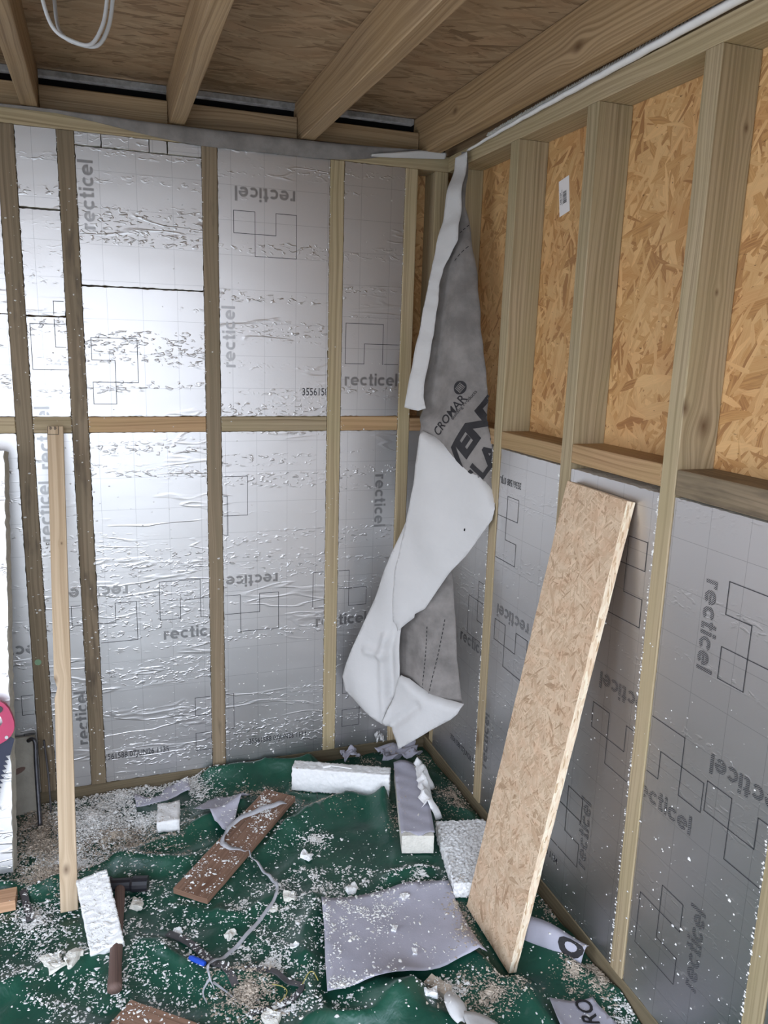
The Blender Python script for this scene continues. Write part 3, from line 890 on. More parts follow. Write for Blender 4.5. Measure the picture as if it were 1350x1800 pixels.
# ceiling deck, joists, blocking
v, f = box_geo(ROOM_L - .15, DEPTH + .05, ROOM_F - .15, .12, DECK, DECK + .018, 0)
ceiling = tag(mesh_obj('ceiling', v, f, M_OSB_DECK, None, planar_uv(v, f, 0, 1)), kind='structure')
for i, x0 in enumerate((-2.44, -2.05, -1.658, -1.264, -.874, -.489)):
    board('joist', ceiling, (x0, x0 + .043), (ROOM_F, .10), (ZTT + .002, DECK - .001), M_JOIST, 1)
board('joist', ceiling, (-.086, -.038), (ROOM_F, .10), (ZTT + .002, DECK - .001), M_JOIST_K, 1, off=(0, 0))
edges = [-2.75, -2.44, -2.05, -1.658, -1.264, -.874, -.489, -.086]
for a, b in zip(edges[:-1], edges[1:]):
    board('blocking', ceiling, (a + .044, b - .001), (.045, .09), (ZTT + .002, 2.166), M_JOIST, 0)
v, f = box_geo(ROOM_L, DEPTH, .112, .118, 2.10, DECK - .001, 0)
mesh_obj('void_lining', v, f, M_DARK, ceiling)
v, f = box_geo(ROOM_L, -.09, .085, .111, 2.199, DECK - .001, .002)
mesh_obj('felt_strip', v, f, M_FELT, ceiling)

board('rim_board', ceiling, (.030, .075), (ROOM_F, .10), (ZTT + .001, DECK - .001), M_JOIST, 1)
board('rim_board', ceiling, (ROOM_L - .02, ROOM_L + .03), (ROOM_F, .10), (ZTT + .001, DECK - .001), M_JOIST, 1)

# framing, back wall
SB = [-2.50, -2.11, -1.72, -1.3301, -1.1782, -.7862, -.3947, -.1456]
WB = [.045, .045, .045, .045, .045, .045, .045, .042]
board('top_plate', wall_back, (ROOM_L, DEPTH), (0, DEPTH), (ZT, ZTT), M_STUD, 0)
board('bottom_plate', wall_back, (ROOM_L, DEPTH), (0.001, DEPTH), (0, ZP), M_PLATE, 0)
for i, (x, w) in enumerate(zip(SB, WB)):
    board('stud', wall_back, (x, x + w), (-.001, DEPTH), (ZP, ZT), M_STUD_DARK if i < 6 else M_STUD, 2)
board('stud', wall_back, (-.041, .004), (.002, DEPTH), (ZP, ZT), M_STUD, 2)
for i in range(len(SB) - 1):
    board('noggin', wall_back, (SB[i] + WB[i] + .001, SB[i + 1] - .001), (.0, DEPTH), (ZN0, ZN1), M_NOGGIN if i in (4, 6) else M_STUD, 0)
board('noggin', wall_back, (SB[7] + WB[7] + .001, -.042), (.001, DEPTH), (ZN0 - .004, ZN1 - .006), M_NOGGIN, 0)
# framing, right wall
SR = [-.4704, -.8377, -1.2196, -1.602, -1.984, -2.366]
board('top_plate', wall_right, (0, DEPTH), (ROOM_F, -.001), (ZT, ZTT), M_STUD, 1)
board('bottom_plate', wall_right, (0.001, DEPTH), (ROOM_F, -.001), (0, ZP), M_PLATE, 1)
board('stud', wall_right, (.008, DEPTH), (-.075, -.030), (ZP, ZT), M_STUD, 2)
for i, y in enumerate(SR):
    board('stud', wall_right, (-.001, DEPTH), (y, y + .045), (ZP, ZT), M_STUD_K if i == 2 else M_STUD, 2, off=(0, 0) if i == 2 else None)
prev = -.030
for i, y in enumerate([-.075] + SR):
    if i:
        lo, hi = y + .046, prev - .001
        dz = (0, -.004, -.006, .004, 0, 0, 0)[i]
        board('noggin', wall_right, (0.0, DEPTH), (lo, hi), (ZN0 + .006 + dz - (.006 if i == 4 else 0), ZN1 + .006 + dz), M_NOGGIN if i != 4 else M_STUD_DARK, 1)
    prev = y

# ------------------------------------------------------------------ foil-faced insulation
def mark_polys(text, ca, cb, rot, wid):
    """2D triangles of one printed mark, in wall coordinates."""
    if text == 'logo':
        u = 0.0645
        P = [(0, 0), (2, 0), (2, 2), (3, 2), (3, 1), (1, 1), (1, 2), (0, 2)]
        P = [((x - 1.5) * u, (1.0 - y) * u) for x, y in P]
        v, f = [], []
        w = 0.0009
        for i in range(len(P)):
            (ax, ay), (bx, by) = P[i], P[(i + 1) % len(P)]
            x0, x1 = min(ax, bx) - w, max(ax, bx) + w
            y0, y1 = min(ay, by) - w, max(ay, by) + w
            o = len(v)
            v += [(x0, y0), (x1, y0), (x1, y1), (x0, y1)]
            f.append((o, o + 1, o + 2, o + 3))
        v = np.array(v)
    elif text == 'recticel':
        v, f = block_word(text, wid)
    else:
        v, f = fit_word(text, wid, 0.0008, 1.35)
    a = math.radians(rot)
    R = np.array([[math.cos(a), -math.sin(a)], [math.sin(a), math.cos(a)]])
    return (v @ R.T) + np.array([ca, cb]), f

def panel(wall, a0, a1, b0, b1, mat=None, seed=0, tilt=0.0, jag=0.0022):
    """One piece of insulation between the studs. a runs along the wall to the right as seen from inside, b is up."""
    r = random.Random(seed * 131 + int(a0 * 1000) + int(b0 * 77))
    def side(p, q, n):
        return [(p[0] + (q[0] - p[0]) * i / n, p[1] + (q[1] - p[1]) * i / n) for i in range(n)]
    na, nb = max(3, int((a1 - a0) / .009)), max(3, int((b1 - b0) / .009))
    loop = side((a0, b0), (a1, b0), na) + side((a1, b0), (a1, b1), nb) + side((a1, b1), (a0, b1), na) + side((a0, b1), (a0, b0), nb)
    ca, cb = (a0 + a1) / 2, (b0 + b1) / 2
    pts = []
    for (a, b) in loop:
        j = 0.0003 + r.random() ** 3 * jag
        da = j if a < a0 + 1e-6 else (-j if a > a1 - 1e-6 else 0)
        db = j if b < b0 + 1e-6 else (-j if b > b1 - 1e-6 else 0)
        pts.append((a + da, b + db))
    n = len(pts)
    front = 0.0025
    def W(a, b, d):
        d = d + (b - cb) * tilt
        return (a, d, b) if wall == 'b' else (d, -a, b)
    V = [W(a, b, front) for a, b in pts] + [W(a, b, front + .058) for a, b in pts]
    # a foam lip a little proud of the foil, ragged where the saw went
    F = [tuple(range(n))] + [(i, i + n, (i + 1) % n + n, (i + 1) % n) for i in range(n)] + [tuple(range(2 * n - 1, n - 1, -1))]
    o1, o2 = r.uniform(0, 5), r.uniform(0, 5)
    uvs = []
    for fc in F:
        for i in fc:
            a, b = pts[i % n]
            uvs.append((a + o1, b + o2))
    parent = wall_back if wall == 'b' else wall_right
    ob = mesh_obj('insulation_panel', V, F, [mat or M_FOIL, M_FOAM], parent, uvs, [0] + [1] * (n + 1))
    for (w, text, x, z, rot, wid) in DATA['marks']:
        if w != wall:
            continue
        R = .22
        if x + R < a0 or x - R > a1 or z + R < b0 or z - R > b1:
            continue
        mv, mf = mark_polys(text, x, z, rot, wid)
        mv, mf = clip_rect(mv, mf, a0 + .004, a1 - .004, b0 + .004, b1 - .004)
        if not mf:
            continue
        V2 = [W(p[0], p[1], front - .0006) for p in mv]
        if wall == 'r':
            mf = [tuple(reversed(q)) for q in mf]
        nm = 'emblem' if text == 'logo' else ('lettering' if text == 'recticel' else 'date_code')
        mesh_obj(nm, V2, mf, M_PRINT if text == 'recticel' else M_LINE, ob)
    return ob

g = .0006
# back wall: columns between studs
colB = [(SB[i] + WB[i] + g, SB[i + 1] - g) for i in range(7)]
for i in (0, 1):
    panel('b', *colB[i], ZP + g, ZN0 - g)
    panel('b', *colB[i], ZN1 + g, ZT - g)
panel('b', *colB[2], ZP + g, ZN0 - g)
panel('b', *colB[2], ZN1 + g, 1.545)
panel('b', *colB[2], 1.547, ZT - g)
panel('b', *colB[3], ZP + g, ZN0 - g)
panel('b', *colB[3], ZN1 + g, 1.542)
panel('b', *colB[3], 1.545, 1.833, tilt=.004, mat=M_FOIL_SMOOTH)
panel('b', *colB[3], 1.837, ZT - g)
panel('b', *colB[4], ZP + g, ZN0 - g)
panel('b', *colB[4], ZN1 + g, 1.6325, tilt=-.006)
panel('b', *colB[4], 1.6355, 2.010, tilt=.008)
a0, a1 = colB[4]
for p, q in ((a0, -1.063), (-1.062, -.934), (-.932, -.884), (-.882, a1)):
    panel('b', p, q, 2.0125, ZT - g, seed=5, jag=.002, mat=M_FOIL_SMOOTH)
panel('b', *colB[5], ZP + g, ZN0 - g)
panel('b', *colB[5], ZN1 + g, ZT - g)
panel('b', *colB[6], ZP + g, ZN0 - g)
panel('b', *colB[6], ZN1 + g, ZT - g)
panel('b', SB[7] + WB[7] + g, -.043, ZP + g, ZN0 - g, mat=M_FOIL_SMOOTH)
# right wall: lower bays only, the upper bays are still empty
prev = .077
for i, y in enumerate(SR):
    panel('r', prev + g, -y - .045 - g, ZP + g, ZN0 - .004, mat=M_FOIL_SMOOTH)
    prev = -y
# torn foil and foam left along the panel edges
def specks(parent, wall, n, zones, size):
    V, F = [], []
    for k in range(n):
        z0 = rng.choice(zones)
        a, b = rng.uniform(z0[0], z0[1]), z0[2] + (z0[3] - z0[2]) * rng.random() ** z0[4]
        s = size * (0.4 + rng.random() ** 2 * 1.4)
        th = rng.uniform(0, 6.28)
        el = rng.uniform(.35, 1)
        o = len(V)
        for i in range(5):
            q = th + i * 1.2566
            da, db = math.cos(q) * s * rng.uniform(.6, 1.1), math.sin(q) * s * el * rng.uniform(.6, 1.1)
            V.append((a + da, -.0014, b + db) if wall == 'b' else (-.0014, -a - da, b + db))
        V.append((a, -.0014 - s * .7, b) if wall == 'b' else (-.0014 - s * .7, -a, b))
        for i in range(5):
            F.append((o + i, o + (i + 1) % 5, o + 5))
    ob = mesh_obj('foam_specks', V, F, M_CRUMB, parent)
    ob['kind'] = 'stuff'
edge_zones = []
for i in range(3, 7):
    edge_zones += [(SB[i] + WB[i] - .001, SB[i] + WB[i] + .004, .06, 2.03, 1.0), (SB[i + 1] - .004, SB[i + 1] + .001, .06, 2.03, 1.0)]
specks(wall_back, 'b', 1500, edge_zones, .0018)
specks(wall_back, 'b', 420, [(-1.33, -.75, .06, 1.1, 2.0), (-.75, -.4, .06, .75, 1.3), (-.40, -.15, .06, 1.0, 1.6)], .0030)
specks(wall_back, 'b', 260, [(-1.33, -.1, .2, 2.0, 1.0)], .0020)
specks(wall_back, 'b', 120, [(-1.33, -1.285, .06, 1.9, 1.0), (-1.178, -1.133, .06, 1.9, 1.0)], .0028)
edge_r = []
for y in SR[:4]:
    edge_r += [(-y - .048, -y - .043, .06, 1.2, 1.0)]
specks(wall_right, 'r', 1000, edge_r, .0023)
specks(wall_right, 'r', 420, [(.3, 1.7, .06, .9, 1.4)], .0020)
specks(wall_right, 'r', 60, [(1.2, 1.7, .1, .5, 1.0)], .0034)

# ------------------------------------------------------------------ tarpaulin
nx, ny = 300, 300
X = np.linspace(-2.45, -.004, nx)
Y = np.linspace(-2.05, -.004, ny)
xs = -2.45 + (X + 2.45)
GX, GY = np.meshgrid(X, Y)
GZ = tarp_z(GX, GY)
ragged = 0.03 * np.sin(GX[0] * 9) + .02 * np.sin(GX[0] * 23)
GY2 = np.minimum(GY + ragged[None, :] * np.clip((-GY - 1.6) / .4, 0, 1), -.003)
V = np.stack([GX, GY2, GZ], -1).reshape(-1, 3)
idx = np.arange(nx * ny).reshape(ny, nx)
F = np.stack([idx[:-1, :-1], idx[:-1, 1:], idx[1:, 1:], idx[1:, :-1]], -1).reshape(-1, 4)
tarp = mesh_obj('tarpaulin', V, F.tolist(), M_TARP, None, smooth=True, origin=(-1.2, -1.0, 0))
tag(tarp, 'crumpled dark green plastic tarpaulin spread over the whole floor', 'tarpaulin')
LAND = [(V, F)]           # surfaces the crumbs fall on

def add_land(v, f):
    LAND.append((np.asarray(v, float), f))

# ------------------------------------------------------------------ hanging membrane in the corner
SA, SN = Vector((.6606, -.7507, 0)), Vector((-.7507, -.6606, 0))
def mem_pt(s, z, c):
    return (SA.x * s + SN.x * c, SA.y * s + SN.y * c, z)
mem = thing('breather_membrane', 'long strip of breather membrane hanging twisted in the corner, grey outside and white inside', 'membrane', (-.02, -.15, 2.09))
def seg_d(px, py, pl):
    best = 9.0
    for (ax, ay), (bx, by) in zip(pl[:-1], pl[1:]):
        dx, dy = bx - ax, by - ay
        t = min(1, max(0, ((px - ax) * dx + (py - ay) * dy) / (dx * dx + dy * dy + 1e-12)))
        best = min(best, math.hypot(px - ax - t * dx, py - ay - t * dy))
    return best
def mem_field(key):
    P = np.array(DATA[key])
    bul = {'flap': .010, 'grey_upper': .026, 'white_middle': .012, 'white_side': .012, 'grey_lower': .024, 'white_lower': .008}[key]
    def span(z):
        xs = []
        n = len(P)
        for i in range(n):
            (xa, ya, _), (xb, yb, _) = P[i], P[(i + 1) % n]
            if (ya > z) != (yb > z):
                xs.append((xb - xa) * (z - ya) / (yb - ya) + xa)
        return (min(xs), max(xs)) if len(xs) > 1 else None
    ZS = np.linspace(P[:, 1].min() + 1e-3, P[:, 1].max() - 1e-3, 60)
    SPN = [span(z) for z in ZS]
    ZK = np.array([z for z, q in zip(ZS, SPN) if q])
    LO = np.convolve(np.pad(np.array([q[0] for q in SPN if q]), 4, 'edge'), np.ones(9) / 9, 'valid')
    HI = np.convolve(np.pad(np.array([q[1] for q in SPN if q]), 4, 'edge'), np.ones(9) / 9, 'valid')
    def fn(s, z):
        w = 1.0 / (((P[:, 0] - s) * 1.0) ** 2 + ((P[:, 1] - z) * 1.6) ** 2 + 2e-4) ** 1.5
        c = float((w * P[:, 2]).sum() / w.sum())
        lo, hi = float(np.interp(z, ZK, LO)), float(np.interp(z, ZK, HI))
        q = max(-1.15, min(1.15, (2 * s - lo - hi) / (hi - lo + 1e-6)))
        c += bul * (.62 - q * q) * min(1.0, (hi - lo) / .12)
        if key in ('grey_upper', 'grey_lower'):
            c += .006 * math.sin(s * 38 + z * 5) + .004 * math.sin(z * 21)
        if key == 'flap':
            c += .004 * math.sin(s * 60)
        if key.startswith('white'):
            c += .006 * math.sin(s * 30 + z * 9 + 1) + .003 * math.sin(z * 26 + s * 22)
            for k, pl in enumerate(DATA['creases']):
                d = seg_d(s, z, pl)
                c += (.016 if k in (0, 1) else -.014) * max(0, 1 - d / .022)
        if key == 'white_middle':
            d = seg_d(s, z, [tuple(p[:2]) for p in DATA[key][:9]])
            c -= .020 * math.exp(-d / .007)
        if key == 'white_lower':
            d = seg_d(s, z, [tuple(p[:2]) for p in DATA[key][:6]])
            c -= .020 * math.exp(-d / .006)
        return c
    return fn
FIELD = {k: mem_field(k) for k in ('flap', 'grey_upper', 'white_middle', 'white_side', 'grey_lower', 'white_lower')}
def mem_sheet(name, key, front, back, label=None):
    pts, tris = poly_sheet(DATA[key], .009)
    fn = FIELD[key]
    c = [fn(*p) for p in pts]
    V = [mem_pt(p[0], p[1], q) for p, q in zip(pts, c)] + [mem_pt(p[0], p[1], q - .0007) for p, q in zip(pts, c)]
    n = len(pts)
    # wind the front faces towards the room
    t = tris[0]
    nn = (Vector(V[t[1]]) - Vector(V[t[0]])).cross(Vector(V[t[2]]) - Vector(V[t[0]]))
    if nn.dot(SN) < 0:
        tris = [tuple(reversed(q)) for q in tris]
    F = list(tris) + [tuple(i + n for i in reversed(q)) for q in tris]
    cnt = {}
    for q in tris:
        for i in range(3):
            cnt[(q[i], q[(i + 1) % 3])] = 1
    rim = [(a, b) for (a, b) in cnt if (b, a) not in cnt]
    F += [(b, a, a + n, b + n) for a, b in rim]
    mi = [0] * len(tris) + [1] * len(tris) + [0] * len(rim)
    o = mesh_obj(name, V, F, [front, back], mem, None, mi, smooth=True)
    if label:
        o['label'] = label
    return o
flap = mem_sheet('upper_fold', 'flap', M_WHITE, M_GREY, 'white underside folded forward')
greyu = mem_sheet('printed_face', 'grey_upper', M_GREY, M_WHITE, 'grey printed face with black lettering')
mid = mem_sheet('middle_fold', 'white_middle', M_WHITE, M_GREY, 'broad white underside turned over')
side_fold = mem_sheet('side_fold', 'white_side', M_WHITE, M_GREY, 'creased white flank of the turned over sheet')
greyl = mem_sheet('lower_face', 'grey_lower', M_GREY, M_WHITE, 'grey face with dashed lap lines')
low = mem_sheet('bottom_fold', 'white_lower', M_WHITE, M_GREY, 'white lower end turned up')

def on_membrane(name, key, v2, f, parent, mat, lift=.0016, clip=None):
    fn = FIELD[key]
    V = [mem_pt(p[0], p[1], fn(p[0], p[1]) + lift) for p in v2]
    if clip:
        f = [q for q in f if clip(sum(v2[i][0] for i in q) / len(q), sum(v2[i][1] for i in q) / len(q))]
    return mesh_obj(name, V, f, mat, parent)
def refine(v, f, step):
    """Split long edges so that a flat word can follow a curved sheet."""
    bm = bmesh.new()
    vs = [bm.verts.new((p[0], p[1], 0)) for p in v]
    for q in f:
        try:
            bm.faces.new([vs[i] for i in q])
        except ValueError:
            pass
    for _ in range(3):
        es = [e for e in bm.edges if e.calc_length() > step]
        if not es:
            break
        bmesh.ops.subdivide_edges(bm, edges=es, cuts=1)
        bmesh.ops.triangulate(bm, faces=list(bm.faces))
    return bm_out(bm)
def inside_poly(poly):
    def fn(x, y):
        c = False
        n = len(poly)
        for i in range(n):
            xa, ya = poly[i][:2]
            xb, yb = poly[(i + 1) % n][:2]
            if (ya > y) != (yb > y) and x < (xb - xa) * (y - ya) / (yb - ya) + xa:
                c = not c
        return c
    return fn
in_grey = inside_poly(DATA['grey_upper'])
def word_on(word, p, q, key, parent, bold, squeeze, shear=0.0, part='lettering', step=.012):
    v, f = fit_word(word, math.hypot(q[0] - p[0], q[1] - p[1]), bold, squeeze, shear)
    a = math.atan2(q[1] - p[1], q[0] - p[0])
    h = v[:, 1].max()
    v = v + np.array([0, h])
    R = np.array([[math.cos(a), -math.sin(a)], [math.sin(a), math.cos(a)]])
    v = v @ R.T + np.array([(p[0] + q[0]) / 2, (p[1] + q[1]) / 2])
    v, f = refine(v, f, step)
    return on_membrane(part, key, [(x[0], x[1]) for x in v], f, parent, M_INK, clip=in_grey if key == 'grey_upper' else None)
T = DATA['mem_text']
word_on('CROMAR', *T['cromar'], 'grey_upper', greyu, .001, 1.15)
word_on('Building Products', *T['building'], 'grey_upper', greyu, 0.0, 1.0)
vd = (Vector(T['vent'][1][:2]) - Vector(T['vent'][0][:2])).normalized()
v0 = Vector(T['vent'][0][:2]) - vd * .052
word_on('VENT3', tuple(v0), tuple(v0 + vd * .315), 'grey_upper', greyu, .0055, 0.75, 0.25)
v0 = Vector(T['las'][0][:2]) - vd * .055
word_on('CLASSIC', tuple(v0), tuple(v0 + vd * .31), 'grey_upper', greyu, .004, 0.85, 0.2)
# round emblem with a columned front
cs, cz, _ = T['logo']
v, f = [], []
for i in range(28):
    a = 2 * math.pi * i / 28
    v.append((cs + .0205 * math.cos(a), cz + .0205 * math.sin(a)))
f.append(tuple(range(28)))
on_membrane('emblem', 'grey_upper', v, f, greyu, M_INK, .0016)
ang = math.atan2(T['cromar'][1][1] - T['cromar'][0][1], T['cromar'][1][0] - T['cromar'][0][0])
v, f = [], []
def er(x0, x1, y0, y1):
    o = len(v)
    for x, y in ((x0, y0), (x1, y0), (x1, y1), (x0, y1)):
        v.append((cs + x * math.cos(ang) - y * math.sin(ang), cz + x * math.sin(ang) + y * math.cos(ang)))
    f.append((o, o + 1, o + 2, o + 3))
for k in range(5):
    er(-.0115 + k * .005, -.0085 + k * .005, -.008, .006)
er(-.0125, .0125, .008, .010)
er(-.0125, .0125, -.0115, -.0095)
on_membrane('emblem_columns', 'grey_upper', v, f, greyu, M_GREY, .0026)
# dashed lap lines
for key, par, (p, q), n in (('grey_lower', greyl, T['dash'][0], 16), ('grey_lower', greyl, T['dash'][1], 18), ('grey_upper', greyu, T['dash'][2], 3), ('grey_upper', greyu, T['dash'][3], 4)):
    v, f = [], []
    d = Vector((q[0] - p[0], q[1] - p[1]))
    nn = Vector((-d.y, d.x)).normalized() * .0011
    for k in range(n):
        a = Vector(p[:2]) + d * (k / n)
        b = Vector(p[:2]) + d * ((k + .6) / n)
        o = len(v)
        v += [tuple(a - nn), tuple(b - nn), tuple(b + nn), tuple(a + nn)]
        f.append((o, o + 1, o + 2, o + 3))
    on_membrane('dashed_line', key, v, f, par, M_INK, .0018)
# nail hole in the white face
v = [(DATA['nick'][0] + .004 * math.cos(i * 1.26) * (.6 + .4 * (i % 2)), DATA['nick'][1] + .005 * math.sin(i * 1.26)) for i in range(5)]
on_membrane('nail_hole', 'white_middle', v, [(0, 1, 2, 3, 4)], mid, M_DARK, .0012)

# the strip lapped over the back plate, its white turned edge, and the rolled strip along the right plate
def wall_strip(name, up, lo, mat, y0, out, label):
    n = 40
    xs = np.linspace(up[0][0], up[-1][0], n)
    zu = np.interp(xs, [p[0] for p in up], [p[1] for p in up])
    zl = np.interp(xs, [p[0] for p in lo], [p[1] for p in lo])
    V, F = [], []
    m = 7
    for i in range(n):
        for j in range(m):
            t = j / (m - 1)
            z = zu[i] + (zl[i] - zu[i]) * t
            y = y0 - out * math.sin(math.pi * min(1, t * 1.1) ** .7) - .003 * math.sin(xs[i] * 17 + t * 2) ** 2
            if j == 0:
                y = y0 + .02
            V.append((xs[i], y, z))
    for i in range(n - 1):
        for j in range(m - 1):
            a = i * m + j
            F.append((a, a + 1, a + m + 1, a + m))
    o = mesh_obj(name, V, F, mat, mem, smooth=True)
    so = o.modifiers.new('thickness', 'SOLIDIFY')
    so.thickness = .0008
    o['label'] = label
    return o
wall_strip('plate_strip', [(-2.2, 2.093), (-1.314, 2.0935), (-.896, 2.0965), (-.454, 2.099), (-.10, 2.104)],
           [(-2.2, 2.085), (-1.314, 2.085), (-1.174, 2.085), (-1.101, 2.077), (-1.027, 2.068), (-.936, 2.054), (-.794, 2.042), (-.397, 2.044), (-.289, 2.056), (-.176, 2.081), (-.10, 2.095)],
           M_GREY, -.004, .006, 'grey strip lapped over the wall plate')
wall_strip('turned_edge', [(-.27, 2.070), (-.201, 2.084), (-.11, 2.100), (-.02, 2.103)], [(-.27, 2.064), (-.2, 2.066), (-.11, 2.074), (-.02, 2.080)],
           M_WHITE, -.018, .010, 'white turned edge')
pts = [(-0.009, -.165, 2.078), (-0.011, -.35, 2.084), (-0.011, -.6, 2.090), (-0.013, -.9, 2.093), (-0.015, -1.25, 2.098), (-0.015, -1.7, 2.099), (-0.015, -2.2, 2.099)]
pl = smooth_line(pts, 8)
v, f = tube_geo([(p.x, p.y, p.z + .0008 * math.sin(p.y * 60)) for p in pl], [.0045 + .0065 * min(1, max(0, (-p.y - .165) / 1.1)) for p in pl], 8, True, .8)
side = mesh_obj('side_strip', v, f, M_STRIP, mem, smooth=True)
side['label'] = 'white strip rolled along the side plate'
v, f = [], []
for i in range(120):
    y = -.30 - i * .0105
    z = float(np.interp(-y, [.165, .35, .6, .9, 1.25, 1.7], [2.078, 2.084, 2.090, 2.093, 2.098, 2.099])) + .0125
    h = .004 + .005 * rng.random()
    x = -.012
    o = len(v)
    v += [(x - .004, y, z - .006), (x - .004, y - .0105, z - .006), (x, y - .007, z + h * .5), (x, y - .003, z + h * .4), (x + .004, y, z - .006), (x + .004, y - .0105, z - .006)]
    f += [(o, o + 3, o + 2, o + 1), (o + 5, o + 2, o + 3, o + 4), (o, o + 4, o + 3), (o + 1, o + 2, o + 5)]
mesh_obj('torn_edge', v, f, M_FOAM, mem)['label'] = 'ragged cream torn edge'

# ------------------------------------------------------------------ boards that lean
def frame_mtx(origin, ez, ey):
    ez = Vector(ez).normalized()
    ey = Vector(ey)
    ey = (ey - ez * ey.dot(ez)).normalized()
    ex = ey.cross(ez)
    return Matrix(((ex.x, ey.x, ez.x, origin[0]), (ex.y, ey.y, ez.y, origin[1]), (ex.z, ey.z, ez.z, origin[2]), (0, 0, 0, 1)))

# strand board plank against the right wall
L = 1.184
v, f = rough_box(.022, .238, L, .024, .0011, 3.1, 60)
P = frame_mtx((-.2195, -.961, .0085), (.197, -.021, 1.166), (0, 1, 0))
V0 = [(p[0] + .011, p[1], p[2]) for p in v]
uvs, mi = [], []
for fc in f:
    p = np.array([V0[i] for i in fc])
    nn = np.abs(np.cross(p[2] - p[0], p[-1] - p[1]))
    k = int(np.argmax(nn))
    mi.append(0 if k == 0 else 1)
    for q in p:
        uvs.append((q[1] + 3.3, q[2]) if k == 0 else ((q[2], q[0] + q[1] * .2) if k == 1 else (q[1], q[0])))
plank_v = xform(V0, P)
plank = mesh_obj('strand_board_plank', plank_v, f, [M_OSB_PLANK, M_OSB_EDGE], None, uvs, mi, origin=(-.215, -.96, 0))
tag(plank, 'long pale strand board plank with rough light edge leaning on the right wall', 'plank')

# pale batten leaning on the back wall noggin
d = Vector((.006, .520, 1.221))
bat_l = d.length
bat = thing('timber_batten', 'pale planed timber batten with a knot leaning upright against the back wall', 'batten', (-1.23, -.54, 0))
v, f = box_geo(0, .0435, 0, .019, 0, bat_l, .0015)
# a bark nick bitten out of the left arris
bm = bmesh.new()
vs = [bm.verts.new(p) for p in v]
for q in f:
    bm.faces.new([vs[i] for i in q])
for zc in (.55, .568, .578, .588, .606):
    bmesh.ops.bisect_plane(bm, geom=list(bm.verts) + list(bm.edges) + list(bm.faces), plane_co=(0, 0, zc), plane_no=(0, 0, 1))
for q in bm.verts:
    if q.co.x < .004 and .56 < q.co.z < .60:
        q.co.x += .0075 if abs(q.co.z - .578) < .004 else .005
v, f = bm_out(bm)
P = frame_mtx((-1.2515, -.546, .0115), d, (0, 1, 0))
# local x must run to the right
mesh_obj('shaft', xform([(p[0], p[1], p[2]) for p in v], P), f, M_BATTEN, bat, grain_uv(v, f, 2))
sv, sf = [], []
def srect(x0, x1, z0, z1):
    o = len(sv)
    for x, z in ((x0, z0), (x1, z0), (x1, z1), (x0, z1)):
        sv.append((x, -.0006, z))
    sf.append((o, o + 1, o + 2, o + 3))
t = bat_l
srect(.001, .0022, t - .026, t - .001); srect(.001, .031, t - .0265, t - .0250); srect(.0298, .031, t - .026, t - .001)
for x in (.006, .018):
    for k in range(4):
        srect(x + .0008 * (k % 2), x + .006 + .001 * ((k * 7) % 3), t - .0035 - k * .0025, t - .002 - k * .0025)
mesh_obj('stamp', xform(sv, P), sf, M_INK, bat)['label'] = 'black square grading stamp'

# foil-faced board leaning at the left edge of the view
lb = thing('insulation_board', 'tall foil faced insulation board leaning on the back wall at far left', 'insulation', (-1.65, -.33, 0))
foot, top = Vector((-1.382, -.337, .0145)), Vector((-1.356, -.085, 1.170))
d = top - foot
LL = d.length
nb = 70
V, F = [], []
jr = random.Random(5)
for i in range(nb + 1):
    t = i / nb * LL
    j = jr.random() ** 2 * .004
    for (x, y) in ((-.60, 0), (-j, 0), (.001 - j * .4, .005), (.007 - j * .8, .046), (-.60, .046)):
        V.append((x, y, t))
for i in range(nb):
    for k in range(5):
        a, b = i * 5 + k, i * 5 + (k + 1) % 5
        F.append((a, b, b + 5, a + 5))
F.append((4, 3, 2, 1, 0))
F.append(tuple(nb * 5 + k for k in range(5)))
mi = []
for i in range(nb):
    mi += [0, 1, 1, 0, 1]
mi += [1, 1]
uvs = [(V[i][0] + V[i][1], V[i][2]) for fc in F for i in fc]
P = frame_mtx(foot, d, (0, 1, 0))
mesh_obj('foil_faced_core', xform(V, P), F, [M_FOIL, M_FOAM_OLD], lb, uvs, mi)
mv, mf = mark_polys('recticel', -.30, .80, 0, .185)
mesh_obj('lettering', xform([(p[0], -.0006, p[1]) for p in mv], P), mf, M_PRINT, lb)

# ------------------------------------------------------------------ hand saw in front of that board
saw = thing('hand_saw', 'hand saw with magenta handle and navy blade standing at far left edge', 'saw', (-1.42, -.34, 0))
SP = Matrix.Translation((-1.358, -.318, .405)) @ Matrix.Rotation(math.radians(-12), 4, 'X')
def extrude_poly(poly, t, holes=()):
    """Polygon in x-z extruded along y by t; holes are cut by bridging."""
    bm = bmesh.new()
    loops = []
    for lp in (poly,) + tuple(holes):
        vs = [bm.verts.new((p[0], 0, p[1])) for p in lp]
        es = [bm.edges.new((vs[i], vs[(i + 1) % len(vs)])) for i in range(len(vs))]
        loops += es
    bmesh.ops.triangle_fill(bm, edges=loops, use_beauty=True)
    r = bmesh.ops.extrude_face_region(bm, geom=list(bm.faces))
    for q in [x for x in r['geom'] if isinstance(x, bmesh.types.BMVert)]:
        q.co.y += t
    bmesh.ops.recalc_face_normals(bm, faces=list(bm.faces))
    return bm_out(bm)
ax = Vector((-.28, -.96)).normalized()          # towards the tip (x, z)
px_ = Vector((ax.y, -ax.x))                     # across the blade, towards the back
bl = .395
teeth = [(0, 0), (-.012, .004)]
poly = [(0.0, 0.0)]
nT = 26
for k in range(nT):
    a = .045 + k * (bl - .06) / nT
    poly.append((a, 0.0))
    poly.append((a + .004, .011))
poly.append((bl, .0))
poly += [(bl, .045), (0.0, .11), (-.02, .05)]
bp = [((ax * a + px_ * b).x, (ax * a + px_ * b).y) for a, b in poly]
